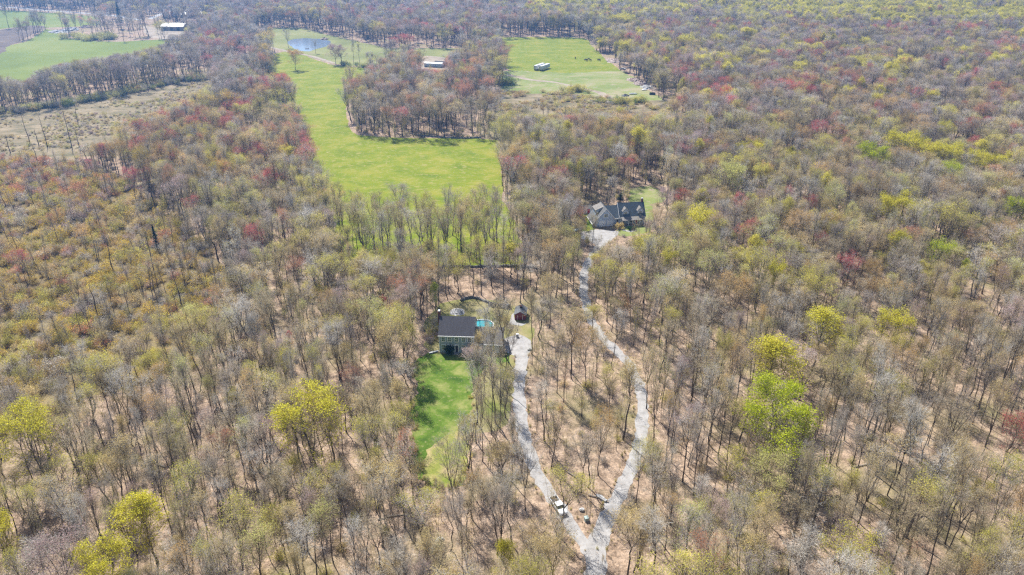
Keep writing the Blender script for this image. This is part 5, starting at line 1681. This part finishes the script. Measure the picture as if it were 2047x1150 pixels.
# garage gable facing the camera: saltbox, long slope on the left
GL, GR, GE_L, GE_R, GA, GD = -9.4, 0.2, 1.7, 3.3, 7.9, 9.0
ax = -3.9
MB().prism([(GL, 0), (GR, 0), (GR, GE_R), (ax, GA), (GL, GE_L)], 0, GD).build('garage_wall', M_SIDE2, h2)
r = MB()
r.slab((GL - 0.35, GD + 0.3, GE_L - 0.35 * 1.12 + 0.2), (GL - 0.35, -0.35, GE_L - 0.35 * 1.12 + 0.2), (ax, -0.35, GA + 0.2), (ax, GD + 0.3, GA + 0.2), 0.16)
r.slab((GR + 0.35, -0.35, GE_R - 0.35 * 1.12 + 0.2), (GR + 0.35, GD + 0.3, GE_R - 0.35 * 1.12 + 0.2), (ax, GD + 0.3, GA + 0.2), (ax, -0.35, GA + 0.2), 0.16)
gr = r.build('garage_roof', M_ROOFS, h2)
t = MB()
for (x0, z0, x1, z1) in ((GL - 0.35, GE_L - 0.35 * 1.12, ax, GA), (GR + 0.35, GE_R - 0.35 * 1.12, ax, GA)):
    a, b_ = (Vector((x0, 0, z0)), Vector((x1, 0, z1)))
    t.add([(a.x, -0.40, a.z - 0.05), (a.x, -0.353, a.z - 0.05), (b_.x, -0.353, b_.z - 0.05), (b_.x, -0.40, b_.z - 0.05), (a.x, -0.40, a.z + 0.22), (a.x, -0.353, a.z + 0.22), (b_.x, -0.353, b_.z + 0.22), (b_.x, -0.40, b_.z + 0.22)],
          [(0, 1, 2, 3), (4, 7, 6, 5), (0, 3, 7, 4), (1, 5, 6, 2), (0, 4, 5, 1), (3, 2, 6, 7)])
t.build('rake_trim', M_TRIM, gr)
MB().box(GL - 0.48, GL - 0.353, -0.4, GD + 0.3, GE_L - 0.50, GE_L - 0.2).build('gutter', M_TRIM, gr)
# shed dormer on the long slope
dx0, dx1, dy0, dy1 = GL + 1.9, ax - 0.3, 3.4, 8.3
q = MB().prism([(dx0, 3.4), (dx1, 7.5), (dx1, 7.7), (dx0, 6.3)], dy0, dy1)
dm = q.build('shed_dormer', M_SIDE2, h2)
MB().slab((dx0 - 0.4, dy1 + 0.2, 6.35), (dx0 - 0.4, dy0 - 0.3, 6.35), (dx1 + 0.4, dy0 - 0.3, 7.98), (dx1 + 0.4, dy1 + 0.2, 7.98), 0.14).build('dormer_roof', M_ROOF1B, dm)
for x0 in (-6.7, -3.35):
    gd = MB().box(x0, x0 + 2.95, -0.06, -0.003, 0.0, 2.35).build('garage_door', M_DOORW, h2)
    q = MB()
    for k in range(1, 4): q.box(x0 + 0.04, x0 + 2.91, -0.072, -0.063, 0.57 * k, 0.57 * k + 0.035)
    q.build('panel_lines', M_METAL, gd)
win(h2, ax + 0.1, 4.3, 1.5, 1.25)
MB().box(GL + 0.3, GR, -0.05, -0.003, 2.65, 2.75).build('belt_board', M_TRIM, h2)
# link and main block
lk = MB().prismx([(0.9, 0), (8.0, 0), (8.0, 3.3), (4.9, 7.3), (0.9, 3.3)], GR + 0.003, 2.6).build('link_wall', M_SIDE2, h2)
r = MB()
r.slab((ax + 0.4, 0.5, 3.18), (2.6, 0.5, 3.18), (2.6, 4.9, 7.62), (ax + 0.4, 4.9, 7.62), 0.15)
r.slab((2.6, 8.4, 3.18), (GR + 0.3, 8.4, 3.18), (GR + 0.3, 4.9, 7.62), (2.6, 4.9, 7.62), 0.15)
lr = r.build('link_roof', M_ROOF2, h2)
MB().box(GR + 0.36, 2.35, 0.38, 0.49, 2.95, 3.2).build('eave_trim', M_TRIM, lr)
dr = MB().box(1.25, 2.15, 0.84, 0.897, 0.15, 2.3).build('door', M_DARK, h2)
MB().box(1.15, 1.247, 0.82, 0.897, 0.15, 2.4).box(2.153, 2.25, 0.82, 0.897, 0.15, 2.4).build('door_surround', M_TRIM, dr)
mr = gable_x(2.605, 14.0, 0.5, 9.1, 3.5, 8.4, M_SIDE2, M_ROOF2, h2, 0.25, 0.16, M_TRIM)
MB().add([(2.24, 0.2, 3.22), (2.36, 0.2, 3.22), (2.36, 4.8, 8.42), (2.24, 4.8, 8.42), (2.24, 0.2, 3.62), (2.36, 0.2, 3.62), (2.36, 4.8, 8.82), (2.24, 4.8, 8.82)],
         [(0, 1, 2, 3), (4, 7, 6, 5), (0, 3, 7, 4), (1, 5, 6, 2), (0, 4, 5, 1), (3, 2, 6, 7)]).build('rake_trim', M_TRIM, mr)
for cx in (5.3, 11.9):
    dm = MB().prism([(cx - 1.35, 3.6), (cx + 1.35, 3.6), (cx + 1.35, 5.9), (cx, 7.25), (cx - 1.35, 5.9)], 1.3, 4.3).build('dormer', M_SIDE2, h2)
    r = MB()
    r.slab((cx - 1.6, 4.5, 5.85), (cx - 1.6, 1.05, 5.85), (cx, 1.05, 7.45), (cx, 4.5, 7.45), 0.12)
    r.slab((cx + 1.6, 1.05, 5.85), (cx + 1.6, 4.5, 5.85), (cx, 4.5, 7.45), (cx, 1.05, 7.45), 0.12)
    r.build('dormer_roof', M_ROOF1B, dm)
    win(dm, cx, 4.5, 1.25, 1.15, 1.3, 2)
pr = thing('porch', None, None)
pr.parent = h2
P_ = MB().slab((3.1, -1.9, 2.85), (13.2, -1.9, 2.85), (13.2, 0.42, 3.62), (3.1, 0.42, 3.62), 0.13).build('porch_roof', M_ROOF1B, pr)
for x in (3.3, 6.0, 8.9, 11.0, 13.0): MB().box(x - 0.09, x + 0.09, -1.8, -1.62, 0.3, 2.62).build('post', M_TRIM, pr)
MB().box(3.1, 13.2, -1.9, 0.497, 0, 0.27).build('porch_floor', M_WOOD, pr)
for x in (4.3, 7.6, 12.0): win(h2, x, 0.95, 1.0, 1.4, 0.5)
dr = MB().box(9.5, 10.4, 0.44, 0.497, 0.3, 2.4).build('door', M_REDP, h2)
MB().box(9.42, 9.497, 0.42, 0.497, 0.3, 2.45).box(10.403, 10.48, 0.42, 0.497, 0.3, 2.45).build('door_surround', M_TRIM, dr)
chimney(h2, 13.5, 5.1, 6.5, 9.6, 0.8, 0.8)
sheet('walkway', [(1234, 454), (1244, 459), (1262, 461.5), (1272, 459.5), (1274, 461), (1262, 464), (1246, 462), (1232, 456)], M_CONC, 0.06, 1.5, 0.1, 33)
# white shed with a red door, left behind the garage
p = gp(1167, 427.5)
s2 = thing('white_shed', 'small white shed with a red door behind the garage', 'shed', p, R(16))
MB().prismx([(0, 0), (3.0, 0), (3.0, 2.2), (1.5, 3.3), (0, 2.2)], 0, 3.8).build('wall', M_WHITE, s2)
r = MB()
r.slab((-0.8, -0.25, 2.15), (4.1, -0.25, 2.15), (4.1, 1.5, 3.45), (-0.8, 1.5, 3.45), 0.11)
r.slab((4.1, 3.25, 2.15), (-0.8, 3.25, 2.15), (-0.8, 1.5, 3.45), (4.1, 1.5, 3.45), 0.11)
r.build('roof', M_ROOF1B, s2)
dr = MB().box(1.7, 2.8, -0.05, -0.003, 0.05, 2.0).build('door', M_REDP, s2)
win(s2, 0.85, 0.8, 0.7, 0.9)
# faded blue tarp-covered boat and scraps at the left of the gravel yard
def covered_boat(loc, rz, label, mat):
    b_ = thing('covered_boat', label, 'boat', loc, rz)
    V = []
    L_ = 4.4
    for i in range(9):
        u = i / 8; w_ = 0.85 * (1 - max(0, (u - 0.5) * 2) ** 2.2) + 0.02
        z_ = 0.55 + 0.12 * u
        V += [(u * L_, -w_ * 0.6, 0.25), (u * L_, -w_, z_), (u * L_, 0, z_ + 0.45 * (1 - (2 * u - 1) ** 2) + 0.05), (u * L_, w_, z_), (u * L_, w_ * 0.6, 0.25)]
    hull = [(i * 5 + a, i * 5 + b2, (i + 1) * 5 + b2, (i + 1) * 5 + a) for i in range(8) for a, b2 in ((0, 1), (3, 4), (4, 0))]
    cov = [(i * 5 + a, i * 5 + b2, (i + 1) * 5 + b2, (i + 1) * 5 + a) for i in range(8) for a, b2 in ((1, 2), (2, 3))]
    MB().add(V, hull + [(0, 1, 3, 4)]).build('hull', M_WHITE, b_)
    MB().add(V, cov).build('cover', mat, b_)
    return b_
covered_boat(gp(1148, 463), R(35), 'pale blue covered boat at the left of the gravel yard', M_PAINTB)
heap('debris_pile', 'pale scattered debris beside the gravel yard', 'debris', 1152, 481, 1.5, 1.5, 0.5, M_RUBBLE, 41)

# ------------------------------------------------------------------ vehicles
def wheel(par, x, y, r=0.34, w=0.22):
    t_ = MB().tube([(x, y - w / 2, r), (x, y + w / 2, r)], r, 16).build('wheel', M_TYRE, par)
    MB().tube([(x, y - w / 2 - 0.012, r), (x, y + w / 2 + 0.012, r)], r * 0.55, 12).build('rim', M_METAL, t_)


def car(label, loc, rz, paint, L_=4.5, Wd=1.8, name='parked_car', pickup=False):
    c = thing(name, label, 'pickup truck' if pickup else 'car', loc, rz)
    hw = Wd / 2
    if not pickup:
        body = [(0, 0.35), (L_, 0.35), (L_, 0.72), (L_ - 0.15, 0.88), (L_ * 0.72, 0.98), (0.9, 1.0), (0.05, 0.95), (0, 0.7)]
        b_ = MB().prism(body, -hw, hw).build('body', paint, c)
        V = [(0.55, -hw * 0.94, 0.99), (L_ * 0.74, -hw * 0.94, 0.97), (L_ * 0.58, -hw * 0.76, 1.42), (1.15, -hw * 0.76, 1.42)]
        V += [(x, -y, z) for x, y, z in V]
        MB().add(V, [(0, 1, 2, 3), (7, 6, 5, 4), (1, 5, 6, 2), (4, 0, 3, 7)]).build('windows', M_GLASS, c)
        MB().box(1.1, L_ * 0.585, -hw * 0.78, hw * 0.78, 1.415, 1.46).build('cab_roof', paint, c)
    else:
        V = MB()
        V.box(0.0, 2.1, -hw, hw, 0.55, 0.72)                       # bed floor
        V.box(0.0, 2.1, -hw, -hw + 0.10, 0.722, 1.18).box(0.0, 2.1, hw - 0.10, hw, 0.722, 1.18)
        V.box(-0.06, -0.002, -hw, hw, 0.60, 1.18).box(2.103, 2.2, -hw, hw, 0.60, 1.2)
        V.prism([(2.203, 0.5), (5.6, 0.5), (5.6, 0.95), (5.4, 1.08), (4.1, 1.18), (2.203, 1.18)], -hw, hw)
        V.build('body', paint, c)
        Q = [(2.25, -hw * 0.95, 1.183), (4.2, -hw * 0.95, 1.183), (3.75, -hw * 0.80, 1.72), (2.4, -hw * 0.80, 1.72)]
        Q += [(x, -y, z) for x, y, z in Q]
        MB().add(Q, [(0, 1, 2, 3), (7, 6, 5, 4), (1, 5, 6, 2), (4, 0, 3, 7)]).build('windows', M_GLASS, c)
        MB().box(2.35, 3.78, -hw * 0.82, hw * 0.82, 1.722, 1.78).build('cab_roof', paint, c)
        MB().box(0.05, 2.05, -hw + 0.13, hw - 0.13, 0.723, 0.76).build('bed_liner', M_DARK, c)
    Lr = 5.6 if pickup else L_
    for x in (Lr * 0.18, Lr * 0.82):
        for s in (-1, 1): wheel(c, x, s * (hw - 0.06))
    for s in (-1, 1): MB().box(Lr - 0.02, Lr + 0.02, s * hw * 0.72 - 0.16, s * hw * 0.72 + 0.16, 0.66, 0.82).build('headlight', M_TRIM, c)
    return c


pa, pb = gp(1105, 1000), gp(1129, 1036)
car('white pickup truck parked on the drive under budding trees', pa, math.atan2((pb - pa).y, (pb - pa).x), M_WHITE, pickup=True, name='pickup_truck', Wd=1.95)
car('pale blue-white junk car at the top of the rubble bank', gp(1240, 139), R(-10), M_WHITE, name='junk_car')
car('dark junk car with reddish body lower on the rubble bank', gp(1249, 147), R(-35), M_BRICK, name='junk_car')
car('white car parked in the clearing below the pale blue mobile home', gp(871, 156), R(10), M_WHITE)
car('grey car left of the white one below the pale blue mobile home', gp(860, 159), R(70), M_METAL)

# utility box, boulders and logs at the junction of the drives
p = gp(1172, 1041)
o = thing('utility_box', 'grey-green steel utility box on the leaves between the drives', 'utility box', p, R(20))
MB().box(-0.5, 0.5, -0.45, 0.45, 0.0, 0.12).build('pad', M_CONC, o)
MB().box(-0.44, 0.44, -0.38, 0.38, 0.123, 0.92).build('cabinet_body', M_GREENBOX, o)
MB().prismx([(-0.43, 0.923), (0.43, 0.923), (0.43, 1.08), (-0.43, 0.99)], -0.48, 0.48).build('lid', M_GREENBOX, o)
bl = MB().blob((0, 0, 0.3), (0.65, 0.5, 0.45), random.Random(8), 2, 0.12).build('boulder', M_ROCK)
bl.location = gp(1163, 1021); tag(bl, 'pale boulder behind the utility box', 'boulder')
lg = MB().tube([(0, 0, 0.22), (2.0, -0.7, 0.24), (4.4, -2.3, 0.2)], [0.24, 0.22, 0.15], 8).build('fallen_log', M_WOOD)
lg.location = gp(1176, 991); tag(lg, 'dark fallen log between the drives beside pale stones', 'log')
rough_wall('rock_row', 'row of pale tumbled rocks beside the fallen log by the lane', 'rocks', [(1192, 992), (1201, 997), (1212, 1004)], 0.9, 0.6, M_ROCK, 12, rough=0.45)
lg = MB().tube([(0, 0, 0.2), (3.2, 0.5, 0.22), (6.0, 0.6, 0.15)], [0.2, 0.17, 0.1], 7).build('fallen_log', M_WOOD)
lg.location = gp(636, 975); tag(lg, 'long fallen trunk on the leaves near the broad yellow-green tree', 'log')
rough_wall('rock_row', 'pale jumble of rocks below the lower end of the lawn', 'rocks', [(858, 1105), (872, 1090), (884, 1076)], 1.2, 0.7, M_ROCK, 13, rough=0.45)

for x, y, ln_, a, lab in [(1440, 1005, 7, 20, 'pale fallen trunk under grey trees right of the lane'), (560, 1062, 6, 70, 'fallen trunk among slim trees in the lower left woods'),
                          (1508, 1000, 5, -35, 'short fallen trunk left of the broad sage-budded tree'), (330, 935, 6, 150, 'fallen trunk between two yellow-green trees'),
                          (1705, 935, 8, 10, 'long grey fallen trunk right of the dense bright green tree'), (1135, 945, 5, -50, 'fallen trunk on the leaves between the two drives'),
                          (1890, 960, 7, 40, 'grey fallen trunk near the crimson edge tree'), (755, 1040, 6, 15, 'fallen trunk below the lawn')]:
    lg = MB().tube([(0, 0, 0.2), (ln_ * 0.5, 0.25, 0.24), (ln_, 0.0, 0.16)], [0.22, 0.18, 0.09], 8)
    lg.tube([(ln_ * 0.55, 0.2, 0.24), (ln_ * 0.8, 1.1, 0.8)], [0.1, 0.04], 5).tube([(ln_ * 0.75, 0.1, 0.24), (ln_ * 1.02, -0.8, 0.7)], [0.08, 0.03], 5)
    lg = lg.build('fallen_log', M_WOOD)
    lg.location = gp(x, y); lg.rotation_euler = (0, 0, R(a)); tag(lg, lab, 'log')

# ------------------------------------------------------------------ white box trailers on the rough pasture
def trailer(label, loc, rz):
    t_ = thing('box_trailer', label, 'trailer', loc, rz, 'white box trailers on the pasture')
    MB().box(0, 15.5, 0, 2.6, 1.15, 4.1).build('box_body', M_WHITE, t_)
    MB().box(0.02, 15.4, 0.3, 2.3, 0.95, 1.147).build('chassis', M_DARK, t_)
    for y in (0.10, 1.34): MB().box(-0.045, -0.003, y, y + 1.16, 1.25, 4.0).build('rear_door', M_METAL if y > 1 else M_WHITE, t_)
    rb = MB()
    for k in range(1, 16): rb.box(k * 0.97, k * 0.97 + 0.05, -0.02, -0.002, 1.2, 4.05)
    rb.build('side_ribs', M_WHITE, t_)
    for x in (1.3, 2.5):
        for y in (0.3, 2.3): wheel(t_, x, y, 0.5, 0.4)
    for y in (0.4, 2.1): MB().box(12.4, 12.55, y, y + 0.12, 0, 0.947).build('landing_leg', M_METAL, t_)
    return t_
az = math.atan2(0.86, 0.5)
trailer('white box trailer, right and nearer of the pair on the pasture', gp(1082.7, 142.5), az)
trailer('white box trailer, left of the pair on the pasture', gp(1072.0, 141.5), az)

# ------------------------------------------------------------------ pale blue mobile home, barn, grey far building
p = gp(848, 134)
mh_ = thing('mobile_home', 'pale blue single-storey mobile home with white roof near the field grove', 'house', p, R(-14))
MB().box(0, 16.5, 0, 5, 0.5, 3.3).build('wall', M_BLUEW, mh_)
MB().box(0.1, 16.4, 0.1, 4.9, 0, 0.497).build('skirting', M_DARK, mh_)
MB().prismx([(-0.3, 3.303), (5.3, 3.303), (2.5, 4.1)], -0.3, 16.8).build('roof', M_BARNR, mh_)
for x in (2, 5.5, 10.5, 14): win(mh_, x, 1.5, 1.2, 1.0)
MB().box(7.6, 8.6, -0.05, -0.003, 0.5, 2.6).build('door', M_WHITE, mh_)
MB().prismx([(5.4, 0), (9.6, 0), (9.6, 2.6), (7.5, 4.4), (5.4, 2.6)], 7.5, 18.5).build('rear_block', M_DARK, mh_)
p = gp(322, 61.5)
bn = thing('white_roofed_barn', 'long barn with a bright white metal roof in the hazy farmyard', 'barn', p, R(-4))
gable_x(0, 27, 0, 17, 4.6, 7.4, M_BARNW, M_BARNR, bn, 0.5, 0.15)
for x in (3, 11, 19): MB().box(x, x + 3.6, -0.07, -0.003, 0, 3.6).build('barn_door', M_DARK, bn)
p = gp(362, 36)
fb = thing('grey_outbuilding', 'long low grey-roofed building behind the white-roofed barn', 'building', p, R(24))
gable_x(0, 26, 0, 14, 4, 7, M_SIDE2, M_METAL, fb, 0.4)
for x in (4, 12, 20): win(fb, x, 1.2, 1.4, 1.2)
p = gp(388, 30)
fb = thing('grey_outbuilding', 'smaller grey-roofed building right of the long grey one', 'building', p, R(24))
gable_x(0, 14, 0, 12, 5, 8, M_SIDE2, M_METAL, fb, 0.4)
for x in (3, 9): win(fb, x, 1.2, 1.4, 1.2)

# rubble, junk and brush heaps
heap('rubble_heap', 'white rubble heap left of the trees in the far pasture', 'rubble', 118, 64, 13, 11, 2.2, M_RUBBLE, 21, 0.5)
heap('rubble_heap', 'white rubble heap right behind the junk in the far pasture', 'rubble', 141, 60, 11, 11, 2.6, M_RUBBLE, 22, 0.5)
heap('junk_pile', 'dark junk pile under the mauve-grey tree', 'junk', 172, 55, 8, 7, 2.4, M_EARTH, 23, 0.5)
heap('brush_heap', 'pinkish brush heap at the right end of the square field', 'brush heap', 1226, 122, 7, 12, 1.6, M_EARTH, 24, 0.4)
heap('brush_heap', 'brown brush heap in the middle of the rubble bank', 'brush heap', 1268, 161, 6, 8, 1.8, M_EARTH, 25, 0.5, 0.4)
heap('brush_heap', 'tan brush heap with white slabs on the rubble bank', 'brush heap', 1281, 168, 6, 8, 2.2, M_EARTH, 26, 0.5)
heap('rubble_heap', 'broken white rubble at the lower end of the bank', 'rubble', 1293, 175, 5, 7, 1.8, M_RUBBLE, 27, 0.5)
heap('earth_mound', 'dark low mound at the pasture edge', 'mound', 1250, 192, 3.2, 3, 1.3, M_DARK, 28, 0.4)
covered_boat(gp(1283, 181), R(10), 'white upturned boat below the rubble bank', M_WHITE)
p = gp(1258, 189.5)
o = thing('flatbed_trailer', 'grey flatbed trailer on the rough pasture', 'trailer', p, R(4))
MB().box(0, 5.6, 0, 2.3, 0.65, 0.85).build('bed', M_METAL, o)
for x in (2.4, 3.2):
    for y in (-0.05, 2.35): wheel(o, x, y, 0.33, 0.2)
MB().box(5.6, 7.0, 1.05, 1.25, 0.5, 0.62).build('hitch', M_DARK, o)
p = gp(1298, 190)
o = thing('dumpster', 'dark brown open dumpster right of the flatbed trailer', 'dumpster', p, R(-12))
MB().box(0, 4.4, 0, 2.2, 0.1, 0.2).box(0, 4.4, 0, 0.08, 0.203, 1.5).box(0, 4.4, 2.12, 2.2, 0.203, 1.5).box(0, 0.08, 0.083, 2.117, 0.203, 1.5).box(4.32, 4.4, 0.083, 2.117, 0.203, 1.5).build('bin_shell', M_DARK, o)
rr = MB()
for k in range(6): rr.box(0.3 + k * 0.72, 0.38 + k * 0.72, -0.06, -0.002, 0.25, 1.5)
rr.build('bin_ribs', M_EARTH, o)
# raft on the pond
p = gp(614, 98)
o = thing('raft', 'small dark raft floating on the pond', 'raft', (p.x, p.y, 0.07), R(8))
MB().box(-1.8, 1.8, -1.5, 1.5, 0.02, 0.35).build('raft_deck', M_DARK, o)
for x in (-1.5, 1.4): MB().box(x, x + 0.1, 1.2, 1.3, 0.353, 1.2).build('post', M_DARK, o)
heap('bank_rocks', 'dark rocks and stumps on the far right bank of the pond', 'rocks', 648, 79, 5, 5, 1.8, M_EARTH, 29, 0.5)

# fence posts are lost in the grass; the cattle show as dark specks
def cow_mesh():
    V = [(0, 0, 1.15), (0.55, 0, 1.2), (-0.6, 0, 1.15), (0.85, 0, 1.35), (1.15, 0, 1.25), (1.42, 0, 1.05),
         (0.6, 0.22, 0.8), (0.6, -0.22, 0.8), (-0.65, 0.22, 0.8), (-0.65, -0.22, 0.8),
         (0.6, 0.22, 0.4), (0.6, -0.22, 0.4), (-0.58, 0.22, 0.42), (-0.58, -0.22, 0.42),
         (0.62, 0.22, 0.03), (0.62, -0.22, 0.03), (-0.64, 0.22, 0.03), (-0.64, -0.22, 0.03), (-0.9, 0, 1.2), (-1.0, 0, 0.75)]
    E = [(0, 1), (0, 2), (1, 3), (3, 4), (4, 5), (1, 6), (1, 7), (2, 8), (2, 9), (6, 10), (7, 11), (8, 12), (9, 13), (10, 14), (11, 15), (12, 16), (13, 17), (2, 18), (18, 19)]
    rad = [0.42, 0.38, 0.36, 0.2, 0.17, 0.11, 0.15, 0.15, 0.17, 0.17, 0.08, 0.08, 0.09, 0.09, 0.06, 0.06, 0.06, 0.06, 0.06, 0.035]
    me = bpy.data.meshes.new('cow')
    me.from_pydata(V, E, [])
    me.materials.append(M_COW)
    me.skin_vertices or me.attributes
    return me, rad


cme, crad = cow_mesh()
c0 = bpy.data.objects.new('cow', cme)
C.objects.link(c0)
sk = c0.modifiers.new('skin', 'SKIN')
for i, rr_ in enumerate(crad):
    c0.data.skin_vertices[0].data[i].radius = (rr_, rr_)
c0.data.skin_vertices[0].data[0].use_root = True
c0.modifiers.new('smooth', 'SUBSURF').levels = 1
spots = [(1170, 121.5, 20, 'dark cow leftmost of the herd on the square field'), (1173, 122.8, 170, 'dark cow in front, second from the left of the herd'),
         (1176, 120.5, 5, 'dark cow farthest back in the herd'), (1180.5, 122.5, 200, 'dark cow right of the four close together'),
         (1196, 121.5, 10, 'dark cow of the right pair on the square field, left one'), (1198.5, 122.2, 150, 'dark cow of the right pair on the square field, right one'),
         (583, 60, 0, 'brown cow at the far left of the pond meadow'), (591, 61.5, 170, 'brown cow in the middle above the pond'), (594, 61, 20, 'brown cow rightmost above the pond'), (1150, 118, 90, 'single dark cow apart on the square field')]
for i, (x, y, a, lab) in enumerate(spots):
    o = c0 if i == 0 else c0.copy()
    if i: C.objects.link(o)
    p = gp(x, y)
    o.location = (p.x, p.y, 0.03); o.rotation_euler = (0, 0, R(a)); o.scale = (1.15, 1.15, 1.1)
    tag(o, lab, 'cow', 'cattle grazing on the far fields')

# ------------------------------------------------------------------ haze
hb = MB().box(-1900, 1900, -200, 2600, -1.0, 128)
mh, nt, N, L, b = nt_new('air')
N.remove(b)
pv = N.new('ShaderNodeVolumePrincipled')
pv.inputs['Color'].default_value = (0.20, 0.48, 1.0, 1)
pv.inputs['Density'].default_value = 0.00026
pv.inputs['Anisotropy'].default_value = 0.62
L.new(pv.outputs[0], N['Material Output'].inputs['Volume'])
hz_o = hb.build('haze', mh)
tag(hz_o, 'thin bluish spring haze over the whole countryside', 'haze', kind='stuff')
